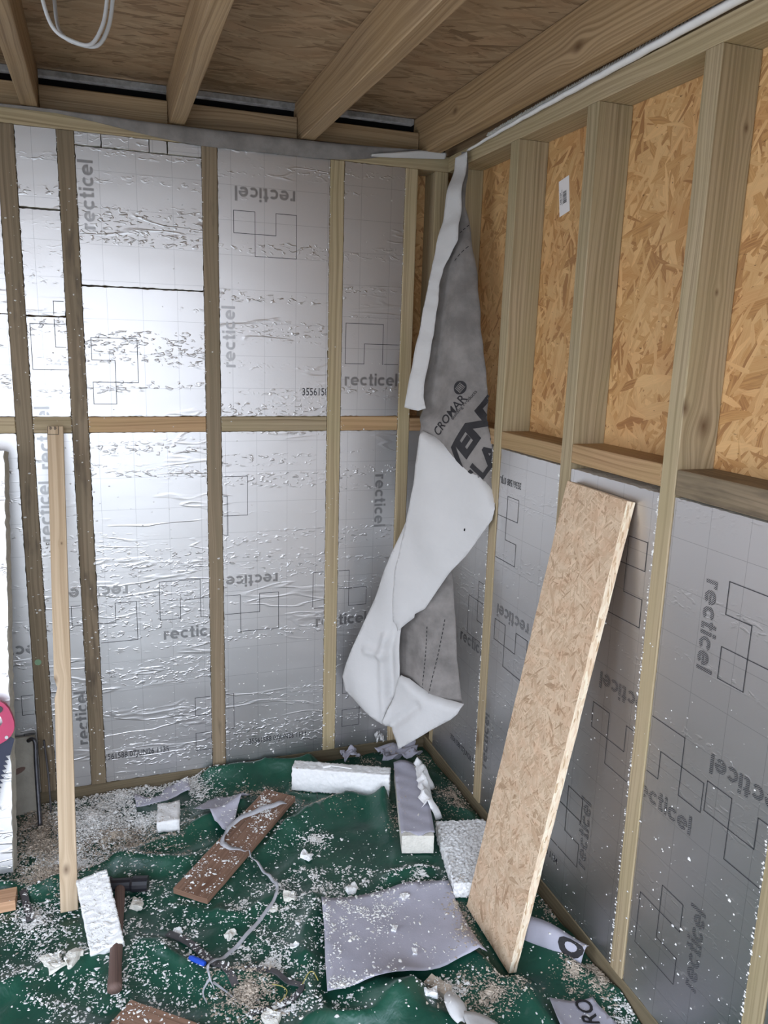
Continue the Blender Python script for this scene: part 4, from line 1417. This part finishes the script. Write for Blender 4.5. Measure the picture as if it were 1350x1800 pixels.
v, f = extrude_poly(bp, .0016)
mesh_obj('blade', [tuple(SP @ Vector((p[0], p[1] + .010, p[2]))) for p in v], f, M_NAVY, saw)
def ell(cx, cz, rx, rz, n=20, a0=0.0, p=2.6):
    out = []
    for i in range(n):
        a = 2 * math.pi * i / n
        c, s = math.cos(a), math.sin(a)
        x = rx * math.copysign(abs(c) ** (2 / p), c)
        z = rz * math.copysign(abs(s) ** (2 / p), s)
        out.append((cx + x * math.cos(a0) - z * math.sin(a0), cz + x * math.sin(a0) + z * math.cos(a0)))
    return out
hx, hz = -.062, .050
v, f = extrude_poly(ell(hx, hz, .062, .062, 26, .3), .020, (ell(hx - .002, hz, .038, .022, 18, .3),))
mesh_obj('handle', [tuple(SP @ Vector((p[0], p[1], p[2]))) for p in v], f, M_PINK, saw)
v, f = extrude_poly(ell(hx + .006, hz + .038, .032, .012, 16, .0), .003)
mesh_obj('grip_inlay', [tuple(SP @ Vector((p[0], p[1] - .003, p[2]))) for p in v], f, M_BLACK, saw)
v, f = extrude_poly(ell(-.018, .010, .0045, .0045, 12, 0, 2), .003)
mesh_obj('rivet', [tuple(SP @ Vector((p[0], p[1] - .003, p[2]))) for p in v], f, M_CABLE, saw)

# crowbars and a dusty board end in the far left corner
v, f = tube_geo(smooth_line([(-1.352, -.050, .262), (-1.340, -.062, .272), (-1.331, -.070, .262), (-1.331, -.085, .20), (-1.329, -.11, .11), (-1.326, -.145, .02)], 5), .0065, 8, True, 1.0)
tag(mesh_obj('crowbar', v, f, M_STEEL, smooth=True, origin=(-1.327, -.14, 0)), 'dark steel crowbar with hooked top leaning beside the darkest stud', 'crowbar')
v, f = tube_geo(smooth_line([(-1.312, -.006, .235), (-1.308, -.014, .18), (-1.303, -.035, .11), (-1.300, -.065, .012)], 5), [.0055] * 16, 6, True, .6)
tag(mesh_obj('steel_rod', v, f, M_STRAP, smooth=True, origin=(-1.30, -.06, 0)), 'thin dark bent rod leaning on the darkest stud', 'rod')
v, f = rough_box(.085, .010, .255, .02, .0015, 8.2, 40)
to = thing('board_offcut', 'dusty taupe board offcut with a brown smear behind the crowbar', 'offcut', (-1.375, -.02, 0))
TP = Matrix.Translation((-1.378, -.034, .004)) @ Matrix.Rotation(math.radians(-5), 4, 'X')
mesh_obj('panel', xform(v, TP), f, M_TAUPE, to)
mesh_obj('smear', xform([(-.012 + .022 * math.cos(a * .5236), -.0068, .148 + .010 * math.sin(a * .5236) + .35 * .022 * math.cos(a * .5236)) for a in range(12)], TP), [tuple(range(12))], M_HANDLE, to)

# pale green paint dab on a stud belongs to the wall
v = [(-1.314 + .010 * math.cos(a * .628), -.0018, .497 + .010 * math.sin(a * .628)) for a in range(10)]
mesh_obj('paint_dab', v, [tuple(range(10))], M_GREENPAINT, wall_back)

# ------------------------------------------------------------------ cable loop on the ceiling
cab = thing('electric_cable', 'grey white electric cable looping down between the ceiling joists', 'cable', (-1.10, -.75, 2.21))
base = [(-1.185, -.80, 2.214), (-1.170, -.76, 2.165), (-1.162, -.75, 2.100), (-1.145, -.75, 2.053), (-1.111, -.75, 2.036), (-1.080, -.75, 2.036), (-1.058, -.75, 2.072), (-1.048, -.75, 2.118), (-1.042, -.76, 2.17), (-1.035, -.80, 2.214)]
v, f = tube_geo(smooth_line(base, 6), .0038, 8)
mesh_obj('strand', v, f, M_CABLE, cab, smooth=True)
b2 = [(x + .010 * (1 if i > 4 else .2), y + .012, z + (.002 if i in (4, 5) else .0)) for i, (x, y, z) in enumerate(base)]
b2[:4] = [(-1.150, -.60, 2.214), (-1.146, -.62, 2.16), (-1.142, -.66, 2.10), (-1.132, -.72, 2.055)]
v, f = tube_geo(smooth_line(b2, 6), .0038, 8)
mesh_obj('strand', v, f, M_CABLE, cab, smooth=True)

# ------------------------------------------------------------------ barcode label on the sheathing
xw = DEPTH - .0006
Q = [(-.535, 1.934), (-.583, 1.943), (-.599, 1.852), (-.551, 1.842)]
lab = thing('barcode_label', 'small white barcode label stuck on the upper right sheathing', 'label', (DEPTH, -.567, 1.842))
V = [(xw, a, b) for a, b in Q] + [(xw + .0004, a, b) for a, b in Q]
mesh_obj('paper', V, [(3, 2, 1, 0), (4, 5, 6, 7), (0, 1, 5, 4), (1, 2, 6, 5), (2, 3, 7, 6), (3, 0, 4, 7)], M_PAPER, lab)
def lq(s, t):
    a = np.array(Q[0]) + (np.array(Q[1]) - np.array(Q[0])) * s
    b = np.array(Q[3]) + (np.array(Q[2]) - np.array(Q[3])) * s
    p = a + (b - a) * t
    return (xw - .0006, p[0], p[1])
v, f = [], []
tt = .36
br = random.Random(3)
while tt < .70:
    w = br.choice((.006, .010, .014))
    o = len(v)
    v += [lq(.40, tt), lq(.74, tt), lq(.74, tt + w), lq(.40, tt + w)]
    f.append((o, o + 1, o + 2, o + 3))
    tt += w + br.choice((.006, .009, .013))
mesh_obj('barcode', v, f, M_INK, lab)
def label_word(word, s0, t0, t1, hgt, part):
    wv, wf = fit_word(word, 1.0, .001)
    h = wv[:, 1].max() * 2
    return mesh_obj(part, [lq(s0 + (p[1] / h) * hgt, t0 + (t1 - t0) * (.5 - p[0])) for p in wv], [tuple(q) for q in wf], M_INK, lab)
label_word('OSB 3 EX', .16, .34, .68, -.13, 'lettering')
label_word('0000 0000 0000 0000', .30, .28, .72, -.06, 'lettering')

# ------------------------------------------------------------------ things lying on the tarpaulin
def lay_mtx(x, y, yaw, z, pitch=0.0, roll=0.0):
    return Matrix.Translation((x, y, z)) @ Matrix.Rotation(yaw, 4, 'Z') @ Matrix.Rotation(pitch, 4, 'X') @ Matrix.Rotation(roll, 4, 'Y')
def put_block(name, label, cat, x, y, yaw, size, z, mat, amp=.003, seg=.012, seed=1.0, freq=45, group=None, pitch=0.0, roll=0.0, grain=None, land=True):
    v, f = rough_box(*size, seg, amp, seed, freq)
    V = xform(v, lay_mtx(x, y, yaw, z, pitch, roll))
    o = mesh_obj(name, V, f, mat, None, grain_uv(v, f, grain, (seed, seed * .3)) if grain is not None else None, origin=(x, y, z), smooth=amp > .002)
    if land:
        add_land(V, f)
    return tag(o, label, cat, group)

# long cream foam offcut with a white clip and a wire on it
fx, fy = (-.55 - .254) / 2 + .011, (-.18 - .316) / 2 + .024
put_block('foam_offcut', 'long cream foam offcut lying below the back wall with a white clip on top', 'foam', fx, fy, math.radians(-24.7), (.326, .052, .082), .024, M_FOAM_WHITE, .0038, .0050, 2.0, 150)
# foil-wrapped offcut: foam core, grey torn facing
fo = thing('faced_offcut', 'foam offcut with torn grey facing and bare cream end beside the white slab', 'insulation', (-.25, -.43, 0))
yaw = math.atan2(-.113, .369)
FM = lay_mtx(-.213, -.428, yaw * -1.0 - math.radians(34) + math.radians(0), .026)
FM = lay_mtx(-.214, -.427, math.radians(-17), .026)
v, f = rough_box(.094, .390, .058, .014, .0015, 4.0, 50)
core = xform(v, FM)
mesh_obj('core', core, f, M_FOAM, fo)
add_land(core, f)
def sheet_from(fn, nu, nv, thick, name, mat, parent=None, land=False, **kw):
    V, F = [], []
    for j in range(nv + 1):
        for i in range(nu + 1):
            V.append(tuple(fn(i / nu, j / nv)))
    for j in range(nv):
        for i in range(nu):
            a = j * (nu + 1) + i
            F.append((a, a + 1, a + nu + 2, a + nu + 1))
    o = mesh_obj(name, V, F, mat, parent, smooth=True, **kw)
    so = o.modifiers.new('thickness', 'SOLIDIFY')
    so.thickness = thick
    so.offset = 0
    if land:
        add_land(V, F)
    return o
def cover(u, v):
    x = -.050 + u * .1
    y = -.188 + v * .398 + (.010 * math.sin(u * 9) if v < .02 else 0)
    return FM @ Vector((x, y, .0605 + .0012 * math.sin(v * 40 + u * 7) + (.012 * max(0, v - .9) * 10 * math.sin(u * 5) if v > .9 else 0)))
sheet_from(cover, 8, 26, .0008, 'facing', M_OFFCUT, fo, True)['label'] = 'grey foil facing'
def torn(u, v):
    r = noise.noise(Vector((u * 3, v * 7, 1.3)))
    y = -.06 + v * .27 + .012 * noise.noise(Vector((v * 9, 2.0, u * 4)))
    x = .022 + .016 * noise.noise(Vector((v * 7.5, 1.0, 0))) + .046 * u + .030 * u * noise.noise(Vector((v * 6.5, 5.0, 0)))
    return FM @ Vector((x, y, .0635 - .045 * u ** 3 + .020 * math.sin(u * 3.1) * (1 + 1.3 * r)))
sheet_from(torn, 10, 34, .0008, 'torn_facing', M_FOAM_WHITE, fo)['label'] = 'curled torn white facing'

# white bumpy foam slab
put_block('foam_slab', 'thick white foam slab with a bumpy top behind the foot of the plank', 'foam', -.138, -.690, math.radians(-13), (.150, .285, .045), .018, M_FOAM_WHITE, .0052, .0036, 6.0, 190)
put_block('foam_block', 'small white foam block on the dusty heap below the back wall', 'foam', -.953, -.243, math.radians(-6), (.066, .105, .036), .026, M_FOAM_WHITE, .0045, .010, 9.0, 55)

# hammer
ham = thing('hammer', 'old hammer with dark brown wooden handle and black head under a foam slab', 'hammer', (-1.11, -.62, 0))
hp = [(-1.1215, -.868, .030), (-1.119, -.80, .030), (-1.113, -.70, .031), (-1.106, -.60, .034), (-1.101, -.515, .038)]
v, f = tube_geo(smooth_line(hp, 4), [.0165] * 3 + [.0150] * 5 + [.0130] * 9, 12, True, .78)
mesh_obj('handle', v, f, M_HANDLE, ham, [(p[1], p[0] * 2 + p[2]) for q in f for p in [v[i] for i in q]], smooth=True)
v, f = tube_geo([(-1.150, -.500, .038), (-1.128, -.505, .038), (-1.120, -.508, .038), (-1.075, -.519, .038), (-1.068, -.521, .038), (-1.030, -.530, .038)], [.019, .021, .017, .017, .021, .020], 14)
mesh_obj('head', v, f, M_BLACK, ham)
# foam slab leaning on the hammer
put_block('leaning_foam_slab', 'white crinkled foam slab propped on the hammer handle', 'foam', -1.152, -.632, math.radians(10), (.078, .215, .026), .046, M_FOAM_WHITE, .0034, .0042, 12.0, (45, 170, 60), pitch=math.radians(17), roll=math.radians(-6))

# planks
def lying_plank(name, label, a, b, width, thick, mat, z0, z1, seed):
    A, B = Vector((a[0], a[1], z0)), Vector((b[0], b[1], z1))
    d = B - A
    v, f = rough_box(d.length, width, thick, .03, .0016, seed, 25)
    ex = d.normalized()
    ey = Vector((0, 0, 1)).cross(ex).normalized()
    ez = ex.cross(ey)
    m = (A + B) / 2
    P = Matrix(((ex.x, ey.x, ez.x, m.x), (ex.y, ey.y, ez.y, m.y), (ex.z, ey.z, ez.z, m.z), (0, 0, 0, 1)))
    V = xform(v, P)
    o = mesh_obj(name, V, f, mat, None, grain_uv(v, f, 0, (seed, seed)), origin=(m.x, m.y, m.z))
    add_land(V, f)
    return tag(o, label, 'plank')
lying_plank('brown_plank', 'reddish brown plank lying aslant in the middle of the tarpaulin under a loose ribbon', (-.925, -.605), (-.600, -.232), .108, .017, M_BROWN, .022, .040, 1.5)
lying_plank('brown_plank', 'reddish brown plank cut off by the bottom edge of the photo', (-1.112, -.938), (-.80, -1.20), .075, .018, M_BROWN, .014, .020, 3.5)
put_block('timber_block', 'orange brown timber block on the floor at far left', 'block', -1.410, -.470, math.radians(0), (.095, .055, .030), .010, M_BLOCK, .0006, .03, 2.5, 20, grain=0)
lying_plank('dark_stick', 'short dark flat stick lying in the crumbs near the timber block', (-1.349, -.445), (-1.322, -.560), .018, .008, M_STRAP, .022, .016, 7.5)['category'] = 'stick'

# loose sheets of membrane: draped on what lies under them
def sm(x, y):
    r = .05
    return max(tz(x, y), (tz(x - r, y) + tz(x + r, y) + tz(x, y - r) + tz(x, y + r)) / 4)
def floor_sheet(name, label, outline, lift, mat, step=.018, cat='sheet', curl=()):
    pts, tris = poly_sheet(outline, step)
    V = []
    for x, y in pts:
        z = sm(x, y) + .0045 + lift(x, y)
        V.append((x, y, z))
    t = tris[0]
    if (Vector(V[t[1]]) - Vector(V[t[0]])).cross(Vector(V[t[2]]) - Vector(V[t[0]])).z < 0:
        tris = [tuple(reversed(q)) for q in tris]
    c = np.array(V).mean(0)
    o = mesh_obj(name, V, tris, mat, None, smooth=True, origin=tuple(c))
    so = o.modifiers.new('thickness', 'SOLIDIFY')
    so.thickness = .0009
    add_land(V, tris)
    return tag(o, label, cat)
big = [(-.596, -.733), (-.52, -.735), (-.44, -.733), (-.36, -.732), (-.30, -.748), (-.240, -.764), (-.247, -.85), (-.255, -.95), (-.262, -1.045), (-.32, -1.026), (-.40, -1.030), (-.50, -1.045), (-.57, -1.030), (-.661, -1.026), (-.64, -.93), (-.615, -.83)]
floor_sheet('membrane_offcut', 'large lavender grey membrane offcut lying flat in front of the plank, dusted with crumbs', big,
            lambda x, y: .010 + .012 * math.exp(-((x + .27) / .06) ** 2) * math.exp(-((y + 1.03) / .08) ** 2) + .006 * math.exp(-((y + .735) / .04) ** 2) + .004 * math.sin(x * 16 + y * 9), M_OFFCUT)
floor_sheet('foil_offcut', 'lavender grey membrane strip with a curved top edge on the heap', [(-1.049, -.060), (-1.0, -.105), (-.97, -.10), (-.945, -.062), (-.876, -.047), (-.874, -.120), (-.95, -.14), (-1.044, -.138)],
            lambda x, y: .020 + .018 * math.exp(-((x + .88) / .04) ** 2), M_OFFCUT, .014)
floor_sheet('foil_offcut', 'arrow shaped grey membrane scrap beside the reddish brown plank', [(-.871, -.211), (-.83, -.17), (-.795, -.151), (-.74, -.17), (-.691, -.193), (-.72, -.225), (-.744, -.266), (-.757, -.31), (-.792, -.374), (-.82, -.30), (-.835, -.25)],
            lambda x, y: .012 + .006 * math.exp(-((x + .70) / .04) ** 2), M_OFFCUT, .014)
# curled printed scrap by the plank foot
A, B, Cc, Dd = (Vector(p) for p in DATA['roll'])
roll = thing('printed_scrap', 'curled grey membrane scrap printed with a black O by the plank foot', 'sheet', tuple((A + B + Cc + Dd) / 4 - Vector((0, 0, .02))))
def rollf(u, v):
    p = A.lerp(B, u).lerp(Cc.lerp(Dd, u), v)
    return p + Vector((-.006, -.006, .030)) * math.sin(math.pi * (v * .92 + .04)) + Vector((0, 0, .006 * math.sin(u * 5)))
sheet_from(rollf, 16, 12, .0008, 'curled_sheet', M_OFFCUT, roll, True)
def flat_word(word, size_u, uc, vc, ang, fn, part, parent, bold, squeeze=1.0, lift=.0012, asp=2.4):
    wv, wf = fit_word(word, size_u, bold, squeeze)
    v, f = refine(wv, wf, size_u * .12)
    ca, sa_ = math.cos(ang), math.sin(ang)
    V = []
    for p in v:
        x, y = p[0] * ca - p[1] * sa_, p[0] * sa_ + p[1] * ca
        V.append(tuple(fn(uc + x, vc - y * asp) + Vector((-.3, -.4, .86)) * lift))
    return mesh_obj(part, V, f, M_INK, parent)
flat_word('O', .44, .78, .62, 0.25, rollf, 'lettering', roll, .006, .9, .0014, 1.5)
# printed scrap at the bottom edge
cro = thing('printed_scrap', 'grey membrane scrap lettered CRO at the bottom edge by the right wall', 'sheet', tuple(Vector(DATA['cro'][0]) - Vector((0, 0, .02))))
pts, tris = poly_sheet([p[:2] for p in DATA['cro']], .014)
def croz(x, y):
    return sm(x, y) + .010 + .010 * math.exp(-((x + .188) / .05) ** 2)
V = [(x, y, croz(x, y)) for x, y in pts]
t = tris[0]
if (Vector(V[t[1]]) - Vector(V[t[0]])).cross(Vector(V[t[2]]) - Vector(V[t[0]])).z < 0:
    tris = [tuple(reversed(q)) for q in tris]
o = mesh_obj('curled_sheet', V, tris, M_OFFCUT, cro, smooth=True)
o.modifiers.new('thickness', 'SOLIDIFY').thickness = .0008
add_land(V, tris)
p, q = (Vector(k) for k in DATA['cro_text'])
wv, wf = fit_word('CRO', .105, .0015, 1.1)
wv, wf = refine(wv, wf, .012)
a = math.atan2(q.y - p.y, q.x - p.x)
mesh_obj('lettering', [(p.x * .5 + q.x * .5 + w[0] * math.cos(a) - w[1] * math.sin(a), p.y * .5 + q.y * .5 + w[0] * math.sin(a) + w[1] * math.cos(a),
                        croz(p.x * .5 + q.x * .5 + w[0] * math.cos(a) - w[1] * math.sin(a), p.y * .5 + q.y * .5 + w[0] * math.sin(a) + w[1] * math.cos(a)) + .0022) for w in wv], wf, M_INK, cro)
# pale curls at the bottom edge
def petal(u, v):
    w = math.sin(math.pi * (.06 + .88 * v)) ** .7
    x = -.412 + (u - .5) * .052 * w + .012 * v
    y = -1.215 + v * .085
    return Vector((x, y, tz(x, y) + .012 + .014 * (1 - (2 * u - 1) ** 2) * w + .02 * v))
sheet_from(petal, 10, 12, .0008, 'curled_scrap', M_WHITE, None, True, origin=(-.41, -1.18, .02))
tag(bpy.context.scene.objects['curled_scrap'], 'small petal shaped white membrane scrap curling up at the bottom edge', 'scrap')
def curl2(u, v):
    x, y = -.42 + u * .075 + v * .02, -1.34 + v * .150 - u * .03
    return Vector((x, y, tz(x, y) + 0.010 + .014 * math.sin(math.pi * u) + .012 * v))
o = sheet_from(curl2, 10, 12, .0008, 'curled_scrap', M_WHITE, None, True, origin=(-.38, -1.25, .02))
tag(o, 'rounded white membrane scrap cut off by the bottom edge of the photo', 'scrap')

# crumpled foil torn down in the far corner
def scrap(name, label, x, y, z, sx, sy, hgt, seed, mat, cat='foil scrap', yaw=0.0):
    def fn(u, v):
        n = noise.noise(Vector((u * 3.1 + seed, v * 3.3, seed)))
        n2 = noise.noise(Vector((u * 7.1, v * 6.3 + seed, seed)))
        lx, ly = (u - .5) * sx + .15 * sx * n2, (v - .5) * sy + .12 * sy * n
        return Vector((x + lx * math.cos(yaw) - ly * math.sin(yaw), y + lx * math.sin(yaw) + ly * math.cos(yaw), z + hgt * (.5 + n * .9 + .3 * n2)))
    o = sheet_from(fn, 12, 12, .0008, name, mat, None, True, origin=(x, y, z))
    return tag(o, label, cat)
scrap('foil_scrap', 'crumpled grey scrap in the far corner under the hanging membrane', -.13, -.085, .035, .15, .08, .03, 2.2, M_OFFCUT)
scrap('foil_scrap', 'crumpled pale scrap at the foot of the back wall left of the hanging membrane', -.31, -.06, .045, .06, .05, .025, 5.2, M_OFFCUT)
scrap('foil_scrap', 'ragged white scrap hanging over the back plate under the membrane tip', -.19, -.035, .075, .03, .03, .04, 8.2, M_WHITE)

# surfaces known so far: find what lies under a point
def land_tree():
    VV, FF = [], []
    for v, f in LAND:
        o = len(VV)
        VV += [tuple(p) for p in v]
        FF += [tuple(int(i) + o for i in q) for q in (f.tolist() if hasattr(f, 'tolist') else f)]
    return BVHTree.FromPolygons(VV, FF)
BV = land_tree()
def ground(x, y, top=.30):
    h = BV.ray_cast(Vector((x, y, top)), Vector((0, 0, -1)))
    return h[0].z if h[0] is not None else 0.0

# ribbon of silvery polythene
rb = [(-.598, -.300), (-.661, -.323), (-.755, -.356), (-.800, -.394), (-.814, -.443), (-.767, -.485), (-.738, -.502), (-.708, -.563), (-.695, -.630), (-.716, -.682), (-.793, -.767), (-.859, -.826), (-.905, -.862), (-.913, -.892), (-.905, -.93)]
rp = smooth_line([(x, y, 0) for x, y in rb], 6)
hs = [ground(p.x, p.y) + .005 for p in rp]
hs = [max(hs[max(0, i - 2):i + 3]) for i in range(len(hs))]
for i, p in enumerate(rp):
    p.z = hs[i] + (.012 * math.sin(i / 18 * math.pi) if i < 18 else 0) + .004 * math.sin(i * .7) ** 2
wd = [.015 if i < 30 else (.0095 if i < 72 else .0095 * max(.25, 1 - (i - 72) / 14)) for i in range(len(rp))]
sides = []
for i, p in enumerate(rp):
    t = (rp[min(i + 1, len(rp) - 1)] - rp[max(i - 1, 0)]).normalized()
    s = t.cross(Vector((0, 0, 1))).normalized()
    tw = .9 * math.sin(i * .23)
    sides.append((s * math.cos(tw) + Vector((0, 0, 1)) * math.sin(tw) * .6).normalized())
v, f = ribbon_geo(rp, wd, .0008, sides)
rib = thing('polythene_ribbon', 'silvery grey polythene ribbon trailing from the middle plank across the tarpaulin', 'ribbon', (-.75, -.55, .02))
mesh_obj('band', v, f, M_RIBBON, rib, smooth=True)
for tail in ([(-.909, -.90), (-.93, -.925), (-.925, -.955)], [(-.905, -.91), (-.875, -.945), (-.862, -.975)]):
    tp = smooth_line([(x, y, ground(x, y) + .006) for x, y in tail], 4)
    v, f = ribbon_geo(tp, [.007, .006, .005, .004, .004, .003, .003, .002, .002], .0008)
    mesh_obj('frayed_tail', v, f, M_RIBBON, rib)

def strip_thing(name, label, cat, pts, w, th, mat, lift=.004, n=5):
    tp = smooth_line([(x, y, 0) for x, y in pts], n)
    for p in tp:
        p.z = ground(p.x, p.y) + lift
    zz = [p.z for p in tp]
    for i, p in enumerate(tp):
        p.z = max(zz[max(0, i - 1):i + 2])
    v, f = ribbon_geo(tp, w, th)
    o = mesh_obj(name, v, f, mat, origin=tuple(tp[0]))
    add_land(v, f)
    return tag(o, label, cat)
strip_thing('plastic_strap', 'dark grey flat strap running down to the heap of brown shavings', 'strap', [(-.992, -.706), (-.955, -.745), (-.923, -.790), (-.90, -.84), (-.874, -.884), (-.856, -.93)], .018, .003, M_STRAP)
strip_thing('plastic_strap', 'dark grey strap bent into a loop around the brown shavings', 'strap', [(-.829, -.895), (-.767, -.928), (-.728, -.962), (-.712, -.988), (-.735, -1.005), (-.775, -1.012), (-.836, -1.015)], .013, .003, M_STRAP)
# blue cap
gz = ground(-.932, -.843)
v, f = tube_geo([(-.950, -.826, gz + .007), (-.944, -.832, gz + .007), (-.922, -.854, gz + .007), (-.917, -.859, gz + .007)], [.004, .0068, .0068, .005], 10)
tag(mesh_obj('blue_plug', v, f, M_BLUE, origin=(-.932, -.843, gz)), 'small bright blue plastic plug beside the ribbon end', 'plug')
# yellow thread
th = thing('yellow_thread', 'thin yellow thread looping over the dark strap loop', 'thread', (-.75, -1.0, .02))
for tl in ([(-.821, -1.012), (-.800, -1.022), (-.772, -1.016), (-.742, -.999), (-.711, -.983), (-.690, -.962), (-.678, -.962), (-.672, -.985)], [(-.775, -.955), (-.752, -.962), (-.745, -.980), (-.765, -1.0)]):
    tp = smooth_line([(x, y, ground(x, y) + .006) for x, y in tl], 6)
    v, f = tube_geo(tp, .0012, 5)
    mesh_obj('strand', v, f, M_YELLOW, th)
# clip and wire on the long foam offcut
cl = thing('white_clip', 'thin white plastic clip lying on the long cream foam offcut', 'clip', (-.42, -.20, .11))
fz = ground(-.425, -.205) + .001
v, f = box_geo(-.452, -.425, -.214, -.196, fz, fz + .008, .001)
mesh_obj('jaw', v, f, M_WHITEPLASTIC, cl)
v, f = ribbon_geo([(-.428, -.205, fz + .004), (-.40, -.222, fz + .004), (-.362, -.245, fz + .002)], [.012, .010, .004], .003)
mesh_obj('tail', v, f, M_WHITEPLASTIC, cl)
wz = ground(-.43, -.245)
wp = smooth_line([(-.472, -.213, wz + .002), (-.478, -.240, wz + .003), (-.470, -.258, wz - .018), (-.448, -.266, wz - .026), (-.425, -.270, wz - .020), (-.420, -.262, wz - .006), (-.424, -.240, wz + .004), (-.43, -.22, wz + .005)], 5)
v, f = tube_geo(wp, .0009, 5)
tag(mesh_obj('wire_loop', v, f, M_STRAP, origin=(-.45, -.245, wz)), 'thin dark wire loop hanging over the long cream foam offcut', 'wire')

# separate foam chunks big enough to pick out
def chunk(label, x, y, s, seed, mat=M_FOAM, flat=.6, name='foam_chunk', group='loose foam chunks on the tarpaulin'):
    r = random.Random(seed)
    s *= .78
    v, f = rough_box(s, s * r.uniform(.55, .85), s * flat * .75, s / 6, s * .26, seed * 1.37, 2.1 / s)
    z = ground(x, y)
    a = r.uniform(0, 6.28)
    V = [(x + p[0] * math.cos(a) - p[1] * math.sin(a), y + p[0] * math.sin(a) + p[1] * math.cos(a), z + p[2] - .001) for p in v]
    o = mesh_obj(name, V, f, mat, origin=(x, y, z))
    add_land(V, f)
    return tag(o, label, 'foam chunk' if name == 'foam_chunk' else 'wood', group)
chunk('pointed white foam chunk alone on the green tarpaulin fold right of the middle plank', -.586, -.521, .042, 1, M_FOAM_WHITE)
chunk('knobbly cream foam chunk left of the large membrane offcut corner', -.669, -.672, .036, 2)
chunk('crinkled white foam chunk just above the large membrane offcut', -.498, -.692, .042, 3, M_FOAM_WHITE)
chunk('square cream foam chunk touching the ribbon half way along', -.842, -.758, .034, 4)
chunk('cream foam chunk with a pale underside right of the hammer head', -1.062, -.580, .045, 5)
chunk('cream foam chunk in front of the leaning foam slab, left of its pair', -1.257, -.742, .055, 6)
chunk('cream foam chunk in front of the leaning foam slab, right of its pair', -1.214, -.745, .050, 7)
chunk('white foam chunk beside the small timber offcut at the bottom', -.440, -1.112, .038, 8, M_FOAM_WHITE)
chunk('flat cream foam chunk under the strap loop at the bottom edge', -.795, -1.040, .055, 9, M_FOAM, .35)
chunk('small cream foam chunk on the tarpaulin below the left foil strip', -.72, -.70, .026, 10)
chunk('white foam chunk on the upper half of the large membrane offcut', -.375, -.775, .026, 11, M_FOAM_WHITE)
chunk('white foam chunk on the middle of the large membrane offcut', -.44, -.875, .022, 12, M_FOAM_WHITE)
chunk('white foam chunk on the lower half of the large membrane offcut', -.42, -.965, .024, 13, M_FOAM_WHITE)
chunk('white flake on the tarpaulin at the bottom left of the hammer handle', -1.20, -.96, .030, 14, M_FOAM_WHITE, .3)
chunk('white flake between the strap and the reddish brown plank', -.965, -.70, .026, 15, M_FOAM_WHITE, .35)
chunk('white flake on the tarpaulin near the large offcut lower left corner', -.70, -.86, .026, 16, M_FOAM_WHITE, .35)
v, f = rough_box(.032, .058, .020, .015, .0015, 3.3, 60)
P = lay_mtx(-.408, -1.080, math.radians(32), ground(-.408, -1.08) - .001, 0, 0)
V = xform(v, P)
tag(mesh_obj('timber_offcut', V, f, M_SHAVE, origin=(-.408, -1.08, .02)), 'small grey brown timber offcut below the large membrane offcut', 'wood')
add_land(V, f)
BV = land_tree()
NTARP = (nx - 1) * (ny - 1)

# ------------------------------------------------------------------ crumbs and shavings nobody could count
def crumb_field(kind, name, mat, label):
    pts = []
    for (c, a, b, n, k, layer) in DATA['blobs']:
        if k != kind:
            continue
        r = np.sqrt(NR.random(n)) if layer < .001 else np.abs(NR.normal(0, .55, n))
        t = NR.random(n) * 2 * math.pi
        x = c[0] + a[0] * r * np.cos(t) + b[0] * r * np.sin(t)
        y = c[1] + a[1] * r * np.cos(t) + b[1] * r * np.sin(t)
        # crumbs gather in drifts
        keep = np.ones(n, bool)
        for i in range(n):
            d = noise.noise(Vector((x[i] * 22, y[i] * 22, 4.0))) + .6 * noise.noise(Vector((x[i] * 60, y[i] * 60, 9.0)))
            keep[i] = NR.random() < (.55 + d * 1.5 if layer < .003 else .8 + d)
        for i in np.nonzero(keep)[0]:
            if -2.4 < x[i] < -.006 and -2.0 < y[i] < -.006:
                pts.append((x[i], y[i], layer * max(0, 1 - r[i]) * NR.random(), layer > .003))
    V, F = [], []
    for (x, y, up, heap) in pts:
        h = BV.ray_cast(Vector((x, y, .30)), Vector((0, 0, -1)))
        if h[0] is None:
            continue
        if h[2] >= NTARP and heap and NR.random() > .16:
            continue
        z = h[0].z + (up if h[2] < NTARP else 0)
        s = .0009 + .0030 * NR.random() ** 2.8
        if NR.random() < .03:
            s *= 1.7
        if kind == 's':
            s *= .85
        el = 1.0 if NR.random() < .6 else NR.uniform(1.4, 2.4)
        th = NR.random() * 6.283
        ct, st = math.cos(th), math.sin(th)
        o = len(V)
        tilt = NR.uniform(-.5, .5)
        for k in range(6):
            q = k * 1.0472
            rr = s * NR.uniform(.55, 1.15)
            jx, jy = math.cos(q) * rr * el, math.sin(q) * rr
            V.append((x + jx * ct - jy * st, y + jx * st + jy * ct, z + s * NR.uniform(0, .35) + tilt * math.cos(q) * s * .5 + .0004))
        V.append((x + s * NR.uniform(-.3, .3), y + s * NR.uniform(-.3, .3), z + s * NR.uniform(.5, 1.0)))
        F += [(o + k, o + (k + 1) % 6, o + 6) for k in range(6)]
        F.append((o + 5, o + 4, o + 3, o + 2, o + 1, o))
    ob = mesh_obj(name, V, F, mat, origin=(-.8, -.7, 0))
    return tag(ob, label, 'debris', None, 'stuff')
crumb_field('f', 'foam_crumbs', M_CRUMB, 'white foam crumbs and flakes strewn over the green tarpaulin')
crumb_field('s', 'sawdust_shavings', M_SHAVE, 'beige sawdust and shavings gathered along the walls and folds')
